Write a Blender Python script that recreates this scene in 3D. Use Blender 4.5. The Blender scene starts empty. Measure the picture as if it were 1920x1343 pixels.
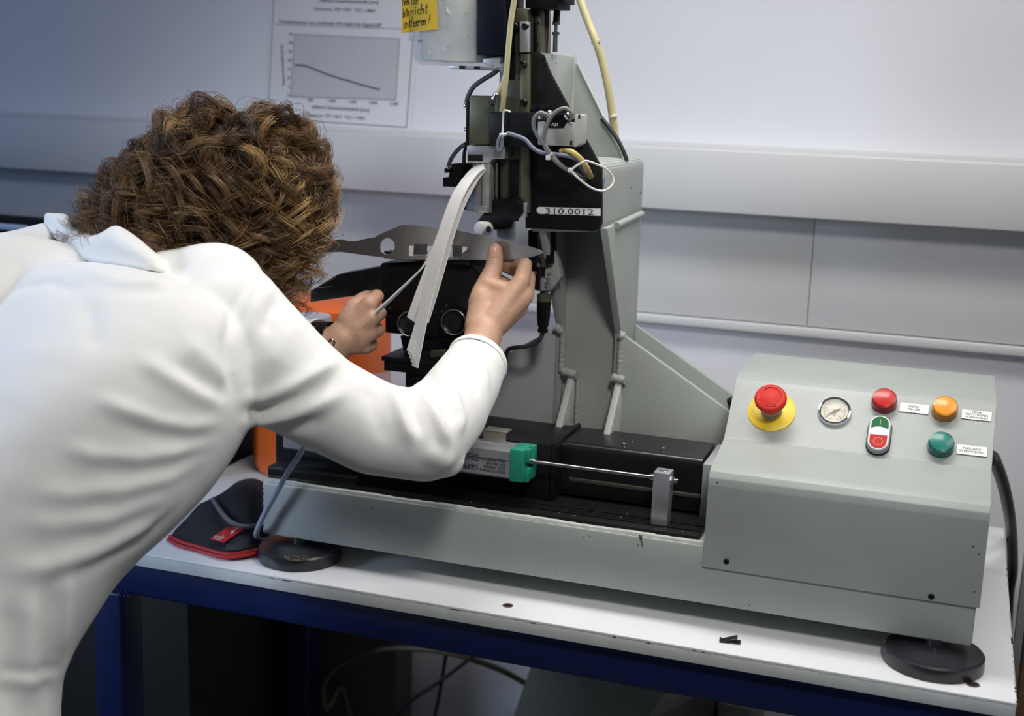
import bpy, bmesh, math, random
from mathutils import Vector, Matrix, noise
from mathutils.bvhtree import BVHTree
random.seed(7)
R = math.radians
sc = bpy.context.scene
COL = sc.collection

# ------------------------------------------------------------------ camera
FPX, PITCH, ROLL, YAW = 2420.0, .205, .034, .33
CAM = Vector((0, 0, 1.5))
_fw = Vector((-math.sin(YAW)*math.cos(PITCH), math.cos(YAW)*math.cos(PITCH), -math.sin(PITCH)))
_ri = Vector((math.cos(YAW), math.sin(YAW), 0))
_up = _ri.cross(_fw)
RI = _ri*math.cos(ROLL)+_up*math.sin(ROLL)
UP = -_ri*math.sin(ROLL)+_up*math.cos(ROLL)
FW = _fw
cd = bpy.data.cameras.new('camera')
cam = bpy.data.objects.new('camera', cd); COL.objects.link(cam)
m = Matrix((RI, UP, -FW)).transposed().to_4x4(); m.translation = CAM
cam.matrix_world = m
cd.sensor_fit = 'HORIZONTAL'; cd.sensor_width = 36.0
cd.lens = FPX/1920*36
cd.clip_start = .05
cd.dof.use_dof = True; cd.dof.focus_distance = 1.78; cd.dof.aperture_fstop = 3.6
sc.camera = cam

# ------------------------------------------------------------------ light
W = bpy.data.worlds.new('room_light'); sc.world = W; W.use_nodes = True
W.node_tree.nodes['Background'].inputs[0].default_value = (.72, .78, .92, 1)
W.node_tree.nodes['Background'].inputs[1].default_value = .09

def area(name, loc, target, sx, sy, power, col, spread=180):
    l = bpy.data.lights.new(name, 'AREA'); l.shape = 'RECTANGLE'; l.size = sx; l.size_y = sy
    l.energy = power; l.color = col; l.spread = math.radians(spread)
    o = bpy.data.objects.new(name, l); COL.objects.link(o); o.location = loc
    o.rotation_euler = (Vector(target)-Vector(loc)).to_track_quat('-Z', 'Y').to_euler()
    return o
area('ceiling_lamp', (-.42, 1.70, 2.42), (-.42, 1.66, .8), 1.0, .28, 8.6, (1.0, .975, .94), 120)
area('ceiling_lamp', (.60, 1.62, 2.55), (.2, 1.85, .8), 1.0, .30, 7.4, (1.0, .975, .95))
area('ceiling_spot', (.35, .0, 2.70), (-.45, 1.6, .9), .35, .35, 4.8, (1.0, .98, .95), 80)
area('window_light', (-2.7, .1, 1.6), (-.85, 1.63, .85), .45, .7, 4.0, (.62, .76, 1.0), 60)
area('window_light', (-3.9, 1.2, 1.7), (-2.0, 2.4, 1.3), 1.0, 1.0, 11, (.22, .45, 1.0))
sc.view_settings.view_transform = 'Standard'; sc.view_settings.look = 'None'
sc.view_settings.exposure = 0.0; sc.view_settings.gamma = 1.0
sc.view_settings.use_curve_mapping = False

# ------------------------------------------------------------------ helpers
def ray(x, y):
    return FW + RI*((x-960)/FPX) - UP*((y-671.5)/FPX)
def aY(x, y, Y): d = ray(x, y); return CAM + d*((Y-CAM.y)/d.y)
def aX(x, y, X): d = ray(x, y); return CAM + d*((X-CAM.x)/d.x)
def aZ(x, y, Z): d = ray(x, y); return CAM + d*((Z-CAM.z)/d.z)
def aD(x, y, D): return CAM + ray(x, y)*D

MATS = {}
def mat(name, col, rough=.5, metal=0.0, var=.08, scale=30., bump=0.0, bscale=200., spec=.5, alpha=1.0, trans=0.0, emit=0.0, coat=0.0, sheen=0.0):
    if name in MATS: return MATS[name]
    m = bpy.data.materials.new(name); m.use_nodes = True
    nt = m.node_tree; b = nt.nodes['Principled BSDF']
    b.inputs['Roughness'].default_value = rough; b.inputs['Metallic'].default_value = metal
    b.inputs['Specular IOR Level'].default_value = spec
    b.inputs['Alpha'].default_value = alpha
    b.inputs['Transmission Weight'].default_value = trans
    b.inputs['Coat Weight'].default_value = coat
    b.inputs['Sheen Weight'].default_value = sheen
    if emit:
        b.inputs['Emission Color'].default_value = (*col, 1); b.inputs['Emission Strength'].default_value = emit
    tc = nt.nodes.new('ShaderNodeTexCoord')
    if var:
        n = nt.nodes.new('ShaderNodeTexNoise'); n.inputs['Scale'].default_value = scale; n.inputs['Detail'].default_value = 5
        nt.links.new(tc.outputs['Object'], n.inputs['Vector'])
        r = nt.nodes.new('ShaderNodeValToRGB')
        r.color_ramp.elements[0].position = .3; r.color_ramp.elements[1].position = .7
        r.color_ramp.elements[0].color = (*[c*(1-var) for c in col], 1)
        r.color_ramp.elements[1].color = (*[min(1, c*(1+var)) for c in col], 1)
        nt.links.new(n.outputs['Fac'], r.inputs[0]); nt.links.new(r.outputs[0], b.inputs['Base Color'])
    else:
        b.inputs['Base Color'].default_value = (*col, 1)
    if bump:
        n2 = nt.nodes.new('ShaderNodeTexNoise'); n2.inputs['Scale'].default_value = bscale; n2.inputs['Detail'].default_value = 3
        bp = nt.nodes.new('ShaderNodeBump'); bp.inputs['Strength'].default_value = bump; bp.inputs['Distance'].default_value = .002
        nt.links.new(tc.outputs['Object'], n2.inputs['Vector']); nt.links.new(n2.outputs['Fac'], bp.inputs['Height'])
        nt.links.new(bp.outputs[0], b.inputs['Normal'])
    MATS[name] = m
    return m

GREY = mat('grey_paint', (.36, .385, .36), .42, var=.05, scale=9, bump=.10, bscale=500)
GREYR = mat('grey_weld_paint', (.42, .44, .41), .45, var=.12, scale=40, bump=.4, bscale=120)
BLACK = mat('black_anodised', (.006, .006, .007), .40, var=.3, scale=60, bump=.05, bscale=600, spec=.28)
BLKM = mat('black_matte', (.006, .006, .007), .65, var=.2, scale=40, spec=.18)
RUB = mat('black_rubber', (.02, .02, .024), .30, var=.25, scale=25)
ALU = mat('aluminium', (.52, .53, .55), .36, .75, var=.06, scale=60)
ALUP = mat('brushed_aluminium_plate', (.5, .51, .53), .45, .6, var=.06, scale=60)
STEEL = mat('steel', (.58, .57, .55), .22, 1.0, var=.05, scale=80)
CHROME = mat('chrome', (.75, .75, .78), .08, 1.0, var=0)
OLIVE = mat('olive_anodised', (.13, .13, .085), .4, .45, var=.10, scale=30)
OLIVD = mat('dark_olive_anodised', (.075, .075, .055), .42, .4, var=.10, scale=30)
DKBLUE = mat('dark_blue_plastic', (.003, .004, .012), .5, var=.2, scale=20, spec=.2)
WHITE = mat('white_print', (.80, .80, .78), .5, var=.02)
INK = mat('black_ink', (.012, .012, .012), .6, var=0)
GINK = mat('grey_ink', (.10, .10, .12), .6, var=0)
HOLE = mat('dark_hole', (.004, .004, .004), .9, var=0)
LAM = mat('white_laminate', (.72, .73, .745), .38, var=.02, scale=14)
LAMED = mat('laminate_edge', (.56, .58, .57), .5, var=.06, scale=40)
BLUE = mat('blue_paint', (.004, .011, .070), .38, var=.10, scale=12)
WALL = mat('wall_paint', (.75, .75, .785), .7, var=.015, scale=4)
TRUNK = mat('trunking_plastic', (.61, .615, .615), .5, var=.015, scale=4)
PAPER = mat('paper', (.74, .74, .76), .75, var=.01)
CHART = mat('chart_grey', (.54, .55, .57), .75, var=.02)
YELT = mat('yellowed_tube', (.62, .56, .30), .32, var=.08, scale=30, coat=.3)
CABG = mat('grey_cable', (.20, .22, .25), .45, var=.05)
CABW = mat('light_grey_cable', (.20, .20, .185), .45, var=.06)
CABB = mat('black_cable', (.012, .012, .013), .4, var=.1)
TIE = mat('white_tie', (.75, .74, .70), .4, var=.02)
SKIN = mat('skin', (.56, .33, .225), .5, var=.10, scale=38, bump=.25, bscale=260)
NAIL = mat('nail', (.66, .36, .27), .3, var=.03)
COTTON = mat('white_cotton', (.80, .795, .775), .85, var=.015, scale=9, bump=.12, bscale=900, sheen=.2)
TROUS = mat('dark_trousers', (.018, .018, .020), .8, var=.2, scale=60)
CARD = mat('white_card', (.90, .89, .87), .7, var=.01)

class MB:
    def __init__(s): s.v = []; s.f = []; s.mi = []
    def add(s, vs, fs, mi=0, M=None):
        o = len(s.v)
        for p in vs:
            p = Vector(p)
            s.v.append(tuple(M @ p if M is not None else p))
        for f in fs: s.f.append(tuple(i+o for i in f)); s.mi.append(mi)
    def bm(s, b, mi=0, M=None):
        b.verts.index_update()
        s.add([v.co.copy() for v in b.verts], [[v.index for v in f.verts] for f in b.faces], mi, M); b.free()
    def box(s, x0, x1, y0, y1, z0, z1, bev=0.0, mi=0, seg=2, M=None):
        b = bmesh.new(); bmesh.ops.create_cube(b, size=1)
        for v in b.verts:
            v.co = Vector(((x0+x1)/2+v.co.x*(x1-x0), (y0+y1)/2+v.co.y*(y1-y0), (z0+z1)/2+v.co.z*(z1-z0)))
        if bev: bmesh.ops.bevel(b, geom=b.edges[:], offset=bev, segments=seg, affect='EDGES', profile=.5)
        s.bm(b, mi, M)
    def prism(s, pts, d, bev=0.0, mi=0, seg=2):
        """pts: world points of a planar outline; d: extrusion vector"""
        b = bmesh.new(); d = Vector(d)
        vs = [b.verts.new(Vector(p)) for p in pts]
        f = b.faces.new(vs)
        r = bmesh.ops.extrude_face_region(b, geom=[f])
        for g in r['geom']:
            if isinstance(g, bmesh.types.BMVert): g.co += d
        bmesh.ops.recalc_face_normals(b, faces=b.faces[:])
        if bev: bmesh.ops.bevel(b, geom=b.edges[:], offset=bev, segments=seg, affect='EDGES', profile=.5)
        s.bm(b, mi)
    def tube(s, pts, r, n=8, mi=0, smooth=True, caps=True):
        P = [Vector(p) for p in pts]
        rr = r if isinstance(r, (list, tuple)) else [r]*len(P)
        if smooth and len(P) > 2:
            Q = []; q2 = []
            for i in range(len(P)-1):
                p0 = P[max(i-1, 0)]; p1 = P[i]; p2 = P[i+1]; p3 = P[min(i+2, len(P)-1)]
                for k in range(6):
                    t = k/6
                    Q.append(.5*((2*p1)+(p2-p0)*t+(2*p0-5*p1+4*p2-p3)*t*t+(3*p1-p0-3*p2+p3)*t**3)); q2.append(rr[i]*(1-t)+rr[i+1]*t)
            Q.append(P[-1]); q2.append(rr[-1]); P, rr = Q, q2
        N = None; vs = []; fs = []
        for i, p in enumerate(P):
            t = (P[min(i+1, len(P)-1)]-P[max(i-1, 0)]).normalized()
            if N is None:
                N = t.orthogonal().normalized()
            else:
                N = (N - t*N.dot(t)).normalized()
            B = t.cross(N)
            for k in range(n):
                a = 2*math.pi*k/n; vs.append(p+(N*math.cos(a)+B*math.sin(a))*rr[i])
        for i in range(len(P)-1):
            for k in range(n):
                fs.append((i*n+k, i*n+(k+1) % n, (i+1)*n+(k+1) % n, (i+1)*n+k))
        if caps: fs.append(tuple(range(n))[::-1]); fs.append(tuple((len(P)-1)*n+k for k in range(n)))
        s.add(vs, fs, mi)
    def lathe(s, prof, org, ax, n=32, mi=0, ref=None, caps=True):
        """prof: (radius, height along axis) list"""
        ax = Vector(ax).normalized(); u = (Vector(ref) if ref else ax.orthogonal()); u = (u-ax*u.dot(ax)).normalized(); w = ax.cross(u); org = Vector(org)
        vs = []; fs = []
        for (r, h) in prof:
            for k in range(n):
                a = 2*math.pi*k/n; vs.append(org+ax*h+(u*math.cos(a)+w*math.sin(a))*max(r, 1e-5))
        for i in range(len(prof)-1):
            for k in range(n):
                fs.append((i*n+k, i*n+(k+1) % n, (i+1)*n+(k+1) % n, (i+1)*n+k))
        if caps and prof[0][0] > 1e-4: fs.append(tuple(range(n))[::-1])
        if caps and prof[-1][0] > 1e-4: fs.append(tuple((len(prof)-1)*n+k for k in range(n)))
        s.add(vs, fs, mi)
    def cyl(s, p0, p1, r, n=20, mi=0, bev=0.0, r1=None):
        p0 = Vector(p0); p1 = Vector(p1); L = (p1-p0).length; r1 = r if r1 is None else r1
        pr = [(r-bev, 0), (r, bev), (r1, L-bev), (r1-bev, L)] if bev else [(r, 0), (r1, L)]
        s.lathe(pr, p0, p1-p0, n, mi)
    def text(s, body, org, xd, yd, size, mi=0, ext=.0002, align='LEFT', shear=0.0, fit=None):
        cu = bpy.data.curves.new('lettering', 'FONT'); cu.body = body; cu.size = size; cu.extrude = ext
        cu.align_x = align; cu.shear = shear; cu.resolution_u = 2
        o = bpy.data.objects.new('lettering', cu); COL.objects.link(o)
        dg = bpy.context.evaluated_depsgraph_get(); me = bpy.data.meshes.new_from_object(o.evaluated_get(dg))
        xd = Vector(xd).normalized(); yd = Vector(yd); yd = (yd-xd*yd.dot(xd)).normalized(); zd = xd.cross(yd)
        M = Matrix((xd, yd, zd)).transposed().to_4x4(); M.translation = Vector(org)
        if fit:
            xs = [v.co.x for v in me.vertices]; k = fit/(max(xs)-min(xs))
            for v in me.vertices: v.co.x *= k
        s.add([v.co.copy() for v in me.vertices], [list(p.vertices) for p in me.polygons], mi, M)
        bpy.data.objects.remove(o); bpy.data.curves.remove(cu); bpy.data.meshes.remove(me)
    def quad(s, a, b, c, d, mi=0): s.add([a, b, c, d], [(0, 1, 2, 3)], mi)
    def build(s, name, mats, parent=None, ang=38, label=None, flat=False):
        me = bpy.data.meshes.new(name); me.from_pydata(s.v, [], s.f)
        if not isinstance(mats, (list, tuple)): mats = [mats]
        for m in mats: me.materials.append(m)
        for p, i in zip(me.polygons, s.mi): p.material_index = i
        bb = bmesh.new(); bb.from_mesh(me); bmesh.ops.recalc_face_normals(bb, faces=bb.faces[:]); bb.to_mesh(me); bb.free()
        if not flat:
            me.shade_smooth(); me.set_sharp_from_angle(angle=R(ang))
        o = bpy.data.objects.new(name, me); COL.objects.link(o)
        if parent is not None:
            o.parent = parent; o.matrix_parent_inverse = parent.matrix_basis.inverted()
        if label: o['label'] = label
        return o

def thing(name, label, cat, loc, group=None):
    o = bpy.data.objects.new(name, None); COL.objects.link(o); o.location = loc; o.empty_display_size = .05
    o['label'] = label; o['category'] = cat
    if group: o['group'] = group
    return o
def tag(o, label, cat, group=None):
    o['label'] = label; o['category'] = cat
    if group: o['group'] = group
    return o
def struct(o): o['kind'] = 'structure'; return o

def plY(pts, Y, th, bev=0, mi=0, mb=None):
    mb = mb or MB(); mb.prism([aY(x, y, Y) for x, y in pts], (0, th, 0), bev, mi); return mb
def plX(pts, X, th, bev=0, mi=0, mb=None):
    mb = mb or MB(); mb.prism([aX(x, y, X) for x, y in pts], (-th, 0, 0), bev, mi); return mb

T = .80                      # table top height
# ================================================================== room
YW = 2.40
b = MB(); b.box(-4.2, 2.2, YW, YW+.1, 0, 2.9); struct(b.build('wall_back', WALL))
b = MB(); b.box(-4.2, 2.2, -2.0, YW+.1, -.1, 0); struct(b.build('floor', mat('floor_vinyl', (.09, .09, .085), .5, var=.08, scale=6)))
b = MB(); b.box(-4.3, -4.2, -2.0, YW+.1, 0, 2.9); struct(b.build('wall_left', WALL))
b = MB(); b.box(-4.2, 2.2, -2.0, YW+.1, 2.9, 3.0); struct(b.build('ceiling', mat('ceiling_white', (.7, .7, .7), .8, var=.01)))
# upper cable trunking
b = MB(); b.box(-4.2, 2.2, 2.325, YW+.002, 1.295, 1.406, .003); tr1 = struct(b.build('trim_1', TRUNK))
b = MB(); b.box(-4.2, 2.2, 2.395, YW+.004, 1.402, 1.415, .001); b.build('top_lip', TRUNK, tr1)
# recessed lower channel made of covers with a butt joint
tr2 = None
b = MB(); b.box(-4.2, 2.2, 2.391, YW+.002, 1.085, 1.30); tr2 = struct(b.build('trim_2', TRUNK))
jx = aY(1524, 470, 2.385).x
b = MB(); b.box(jx+.0006, 2.2, 2.384, 2.392, 1.0925, 1.2955, .001); b.build('cover', TRUNK, tr2)
b = MB(); b.box(-4.2, jx-.0006, 2.384, 2.392, 1.0925, 1.2955, .001); b.build('cover', TRUNK, tr2)
b = MB(); b.box(-4.2, 2.2, 2.376, 2.393, 1.0735, 1.0905, .003); b.build('bottom_lip', TRUNK, tr2)

# ================================================================== workbench
bench = thing('workbench', 'blue steel workbench with a chipped white laminate top under the machine', 'workbench', (-.55, 1.9, 0))
x0, x1, y0, y1 = -1.235, .121, 1.558, 2.25
b = MB(); b.box(x0, x1, y0, y1, T-.004, T, .0012)
b.box(x0+.0004, x1-.0004, y0+.0004, y1-.0004, T-.0215, T-.004, .0008, 1)
for k in range(40):
    xx = random.uniform(x0+.3, x1-.02); w = random.uniform(.003, .018)
    b.box(xx, xx+w, y0-.0002, y0+.003, T-.0045, T-.0036, 0, 1)
for k in range(26):
    yy = random.uniform(y0, y0+.5); w = random.uniform(.003, .02)
    b.box(x1-.0018, x1+.0002, yy, yy+w, T-.005, T+.0001, 0, 2)
top = b.build('tabletop', [LAM, LAMED, mat('chipped_board', (.42, .40, .35), .8, var=.2)], bench)
for (px, py, r) in ((952, 1136, .0062), (1824, 1284, .0072)):
    p = aZ(px, py, T); b = MB()
    b.lathe([(r+.0012, 0), (r+.001, .0007), (r*.86, .0009), (r*.8, .0003)], p, (0, 0, 1), 24, caps=False)
    b.lathe([(r*.8, .0004), (r*.3, .0006), (0, .0004)], p, (0, 0, 1), 24, 1)
    b.build('fixing_hole', [mat('bare_chipboard', (.10, .06, .035), .8, var=.3), HOLE], top)
def rtube(axis, a, b0, b1, half=.026, hz=None, name='rail'):
    mb = MB(); hz = hz or half
    if axis == 'x': mb.box(b0, b1, a[0]-half, a[0]+half, a[1]-hz, a[1]+hz, .006, 0, 3)
    if axis == 'y': mb.box(a[0]-half, a[0]+half, b0, b1, a[1]-hz, a[1]+hz, .006, 0, 3)
    if axis == 'z': mb.box(a[0]-half, a[0]+half, a[1]-half, a[1]+half, b0, b1, .006, 0, 3)
    return mb.build(name, BLUE, bench)
zr = .7495
rtube('x', (1.602, zr), -1.216, .105, .027, .0285, 'front_rail')
rtube('x', (2.205, zr), -1.216, .105, .027, .0285, 'back_rail')
rtube('y', (-1.189, zr), 1.63, 2.178, .027, .0285, 'side_rail')
rtube('y', (.078, zr), 1.63, 2.178, .027, .0285, 'side_rail')
for xx in (-1.189, .078):
    for yy in (1.602, 2.205): rtube('z', (xx, yy), .0, zr-.029, .027, name='leg')
# weld marks on the front left corner
b = MB()
for k in range(3):
    b.tube([aY(215+k*10, 1098+k*3, 1.5745), aY(228+k*7, 1119+k*1, 1.5745)], .0012, 5, 0, False)
b.build('weld_mark', mat('scratched_blue', (.03, .05, .16), .4), bench)

# ================================================================== testing machine
M0 = thing('testing_machine', 'grey welded cutting test machine with black slide rail and tall column', 'machine', (-.45, 1.83, T))
# base beam : hollow channel with a front weld lip
b = MB()
b.box(-.947, .066, 1.63, 2.02, .832, .914, .004, 0, 2)
base = b.build('base_beam', [GREY], M0)
# weld bead running along the front top edge
b = MB()
pts = []; rr = []
for k in range(150):
    x = -.943+k*(.665/149)
    pts.append((x, 1.6375, .9135+.0004*math.sin(k*.21)+.0003*math.sin(k*.083+1))); rr.append(.0052+.0003*math.sin(k*1.3)+random.uniform(-.0002, .0002))
b.tube(pts, rr, 8, 0, False)
pts2 = [(p[0], p[1]-.0035, p[2]-.0078+.0005*math.sin(i*.11)) for i, p in enumerate(pts)]
b.tube(pts2, [r*.55 for r in rr], 8, 0, False)
b.build('weld_bead', GREYR, base)
# drip and scratch marks on the beam
b = MB()
b.tube([aY(1199, 1003, 1.6285), aY(1201, 1010, 1.6285), aY(1203, 1014, 1.6285), aY(1205, 1027, 1.6285)], [.0008, .0012, .0006, .0003], 5)
b.tube([aY(1203, 1003, 1.6285), aY(1204, 1011, 1.6285)], [.0006, .0004], 5)
for k in range(14):
    x, z = random.uniform(-.9, .05), random.uniform(.84, .905); r = random.uniform(.0006, .0013)
    b.lathe([(r, 0), (r*.7, .0003)], (x, 1.6302, z), (0, -1, 0), 8)
for k in range(7):
    z = .842+k*.010; b.box(-.9472, -.9455, 1.6296, 1.631, z, z+random.uniform(.002, .006))
b.build('paint_chip', INK, base)['kind'] = 'stuff'
# levelling feet
for (x, y) in ((.022, 1.637), (-.888, 1.640), (.022, 1.985), (-.888, 1.985)):
    b = MB(); r = .0625
    b.lathe([(r-.001, 0), (r, .002), (r-.0005, .017), (r-.003, .0195), (r-.012, .0185), (r*.55, .022), (.02, .023), (.011, .024), (.010, .034)], (x, y, T+.0002), (0, 0, 1), 56)
    ft = b.build('foot', RUB, M0)
    if x < 0 and y < 1.7:
        l = MB(); o = aZ(556, 1046, T+.0193)
        for q, (w, r0, r1) in enumerate(((40, .013, .0145), (40, .010, .011))):
            vs = []; fs = []
            for k in range(29):
                a = R(50+260*k/28)
                for rad in (r0, r1): vs.append(o+Vector((math.cos(a)*rad*1.25, math.sin(a)*rad, .0004)))
            for k in range(28): fs.append((k*2, k*2+1, k*2+3, k*2+2))
            l.add(vs, fs)
        l.text('TICO', o+Vector((-.010, -.003, .0004)), (1, 0, 0), (0, 1, 0), .0125)
        l.text('NORGINE', o+Vector((-.006, -.0105, .0004)), (1, 0, 0), (0, 1, 0), .0045)
        l.build('foot_emblem', mat('dull_gold', (.24, .20, .10), .4, .3, var=0), ft, flat=True)
# column: web, two side plates, four gussets, ribs, weld beads
XS = -.467
b = plY([(1055, 430), (1140, 430), (1166, 625), (1160, 640), (1128, 830), (1040, 815), (1062, 620)], 1.885, .012)
b = MB(); b.box(-.566, XS-.006, 1.885, 1.897, .915, 1.30); b.build('column_web', GREY, M0)
for X in (XS, -.560):
    b = MB()
    p = [(1.758, 1.313), (1.958, 1.318), (1.966, 1.145), (1.966, .914), (1.876, .914), (1.872, 1.143)]
    b.prism([(X, y, z) for y, z in p], (-.011, 0, 0), .0012); b.build('column_side', GREY, M0)
for Y in (1.873, 1.958):
    b = MB(); b.prism([(XS, Y, 1.143), (-.300, Y, 1.043), (-.288, Y, 1.030), (-.288, Y, .914), (XS, Y, .914)], (0, .010, 0), .0012); b.build('gusset', GREY, M0)
    b = MB(); b.prism([(-.571, Y, 1.143), (-.715, Y, 1.055), (-.730, Y, 1.042), (-.730, Y, .914), (-.571, Y, .914)], (0, .010, 0), .0012); b.build('gusset', GREY, M0)
for X in (-.461, -.537):
    b = MB(); b.prism([(X, 1.874, 1.071), (X, 1.866, 1.071), (X, 1.792, .985), (X, 1.792, .95), (X, 1.874, .95)], (-.010, 0, 0), .001); b.build('rib', GREYR, M0)
def bead(p, r, parent, n=26):
    P = [Vector(q) for q in p]; L = []; 
    for i in range(len(P)-1):
        for k in range(n//(len(P)-1)): L.append(P[i].lerp(P[i+1], k/(n//(len(P)-1))))
    L.append(P[-1])
    b = MB(); b.tube([q+Vector([random.uniform(-.0003, .0003) for _ in range(3)]) for q in L], [r*(.92+.10*math.sin(i*2.1)) for i, _ in enumerate(L)], 10, 0, False)
    return b.build('weld_bead', GREY, parent, 70)
bead([(XS-.001, 1.872, 1.140), (XS-.001, 1.872, 1.075)], .0050, M0)
bead([(XS-.011, 1.884, 1.10), (XS-.011, 1.884, .98)], .0040, M0)
bead([(-.560, 1.872, 1.140), (-.560, 1.872, 1.075)], .0050, M0)
bead([(-.536, 1.884, 1.06), (-.536, 1.884, .98)], .0040, M0)
bead([(XS-.010, 1.868, 1.075), (-.456, 1.866, 1.073)], .0075, M0, 6)
bead([(-.556, 1.868, 1.077), (-.533, 1.866, 1.074)], .0075, M0, 6)
bead([(XS-.004, 1.869, 1.143), (XS+.003, 1.870, 1.139)], .0080, M0, 5)
bead([(-.572, 1.869, 1.146), (-.560, 1.870, 1.139)], .0080, M0, 5)
bead([(XS+.002, 1.80, 1.314), (XS+.002, 1.95, 1.319)], .0055, M0, 30)
# head housing (grey body) with rounded lower and upper edge
HX = -.476; HY = 1.760
def rrect(ps, radii, n=6):
    out = []
    for i, p in enumerate(ps):
        p = Vector(p); a = Vector(ps[i-1]); c = Vector(ps[(i+1) % len(ps)]); r = radii[i]
        if r <= 0: out.append(p); continue
        d0 = (a-p).normalized(); d1 = (c-p).normalized()
        for k in range(n+1):
            t = k/n; out.append((p+d0*r)*(1-t)**2+p*2*t*(1-t)+(p+d1*r)*t*t)
    return out
b = MB()
prof = rrect([(HX, HY+.004, 1.307), (HX, HY+.004, 1.405), (-.583, HY+.004, 1.405), (-.583, HY+.004, 1.300)], [.016, .018, 0, .006])
b.prism(prof, (0, .235, 0), .004, 0, 3)
b.lathe([(.0016, 0), (.0012, .0004)], aX(1184, 352, HX+.0004), (1, 0, 0), 10, 1)
b.lathe([(.0016, 0), (.0012, .0004)], aX(1201, 361, HX+.0004), (1, 0, 0), 10, 1)
hh = b.build('head_housing', [GREY, HOLE], M0)
b = MB(); o = aX(1134, 345, HX+.0005)
b.text('100', o+Vector((0, -.0015, -.004)), (0, 0, 1), (0, -1, 0), .0085)
b.build('pen_mark', mat('blue_pen', (.05, .12, .5), .6, var=0), hh)
# post and bracket above the housing
b = MB(); b.box(-.64, -.572, 1.77, 1.915, 1.39, 1.552, .0015); b.build('head_post', GREY, M0)
b = MB(); b.prism([aY(x, y, 1.908) for x, y in ((1076, 101), (1079, 116), (1166, 292), (1163, 320), (1060, 320), (1040, 101))], (0, .010, 0), .0012); b.build('bracket_plate', GREY, M0)
b = MB(); b.tube([(-.5715, 1.911, 1.54), (-.5715, 1.911, 1.41)], .004, 8); b.tube([aY(1082, 118, 1.906), aY(1165, 290, 1.906)], .0016, 6); b.build('weld_bead', GREYR, M0)
for p in ((1027, 119), (1043, 119)):
    b = MB(); b.lathe([(.0013, 0), (.001, .0004)], aX(*p, -.5716), (1, 0, 0), 8); b.build('screw_hole', HOLE, M0)
# black front cover plate following the post and bracket
pts = [(985, 428), (1112, 434), (1122, 430), (1127, 420), (1127, 316), (1031, 138), (1022, 116), (1017, 103), (1008, 98), (980, 96)]
b = plY(pts, HY-.004, .010, .0008)
cp = b.build('cover_plate', BLKM, M0)
b = MB(); q = [aY(x, y, HY-.0050) for x, y in ((1010, 388), (1126, 391), (1126, 405), (1010, 401), (1006, 396), (1006, 392))]
b.prism(q, (0, .0004, 0)); xd = q[1]-q[0]
b.text('310.0012', aY(1021, 401, HY-.0054), xd, (0, 0, 1), .0122, 1, .0001, fit=(aY(1111, 402, HY)-aY(1021, 401, HY)).length)
b2 = b.build('inventory_label', [WHITE, INK], cp)
b2.data.update()
for p in ((1021, 110), (1022, 120), (1064, 426)):
    b = MB(); b.lathe([(.0022, 0), (.0022, .0008), (.0008, .0009)], aY(*p, HY-.0042), (0, -1, 0), 12); b.build('screw', BLACK, cp)
b = MB(); b.lathe([(.0075, .0), (.0075, .0012), (.0055, .0018), (.0045, .0006)], aY(1108, 334, HY-.004), (0, -1, 0), 20); b.build('cable_hole', HOLE, cp)
b = plY([(998, 195), (1030, 195), (1030, 210), (998, 210)], HY-.012, .008, .0006)
for p in ((1003, 201), (1023, 201)): b.lathe([(.0042, 0), (.0042, .002), (.0022, .0024)], aY(*p, HY-.012), (0, -1, 0), 14)
b.build('retaining_block', BLACK, M0)

# vertical slide of the head ------------------------------------------------
def slab(name, mt, x0, x1, ytop, ybot, Y, th, bev=.0008, parent=None):
    b = plY([(x0, ytop), (x1, ytop), (x1, ybot), (x0, ybot)], Y, th, bev); return b.build(name, mt, parent or M0)
slab('slide_rail', OLIVD, 950, 976, 150, 400, 1.752, .05)
slab('slide_rail', OLIVE, 976, 992, 100, 400, 1.748, .06)
slab('slide_rail', OLIVE, 994, 1013, 16, 100, 1.772, .05)
slab('slide_groove', BLACK, 1000, 1006, 22, 100, 1.770, .01)
slab('slide_bar', ALUP, 974, 990, 40, 98, 1.744, .012)
slab('slide_bar', OLIVD, 966, 978, 60, 160, 1.756, .03)
slab('slide_block', OLIVE, 964, 987, 16, 44, 1.746, .04)
slab('slide_body', BLACK, 946, 976, 14, 155, 1.760, .06)
slab('top_bracket', BLKM, 985, 1046, -30, 15, 1.752, .06)
slab('top_bracket', BLKM, 1026, 1058, -30, 5, 1.756, .05)
for p in ((986, 50), (983, 121), (984, 192), (967, 50)):
    b = MB(); b.lathe([(.0048, 0), (.0048, .005), (.0036, .0062), (.002, .0055)], aY(*p, 1.748), (0, -1, 0), 16); b.build('cap_screw', BLACK, M0)
for p in ((1008, 44), (1007, 83)):
    b = MB(); b.lathe([(.0024, 0), (.002, .0006)], aY(*p, 1.7716), (0, -1, 0), 12); b.build('screw_hole', HOLE, M0)
b = MB(); b.cyl(aY(1022, 100, 1.80), aY(1025, 38, 1.80), .0045, 16); b.cyl(aY(1025, 38, 1.80), aY(1026, 2, 1.80), .0040, 16)
b.build('spindle', mat('bronze_rod', (.16, .115, .08), .35, .8), M0)
b = MB(); b.cyl(aY(1041, 98, 1.80), aY(1042, 62, 1.80), .0036, 16); b.cyl(aY(1042, 60, 1.8), aY(1043, 46, 1.8), .0025, 12)
b.cyl(aY(1042, 66, 1.80), aY(1042, 60, 1.80), .0060, 6); b.cyl(aY(1043, 47, 1.80), aY(1043, 41, 1.80), .0060, 6); b.build('threaded_rod', STEEL, M0)
b = MB(); zz = []
pp = [aY(1043, 42, 1.80).lerp(aY(1046, 0, 1.80), k/24) for k in range(25)]
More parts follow.
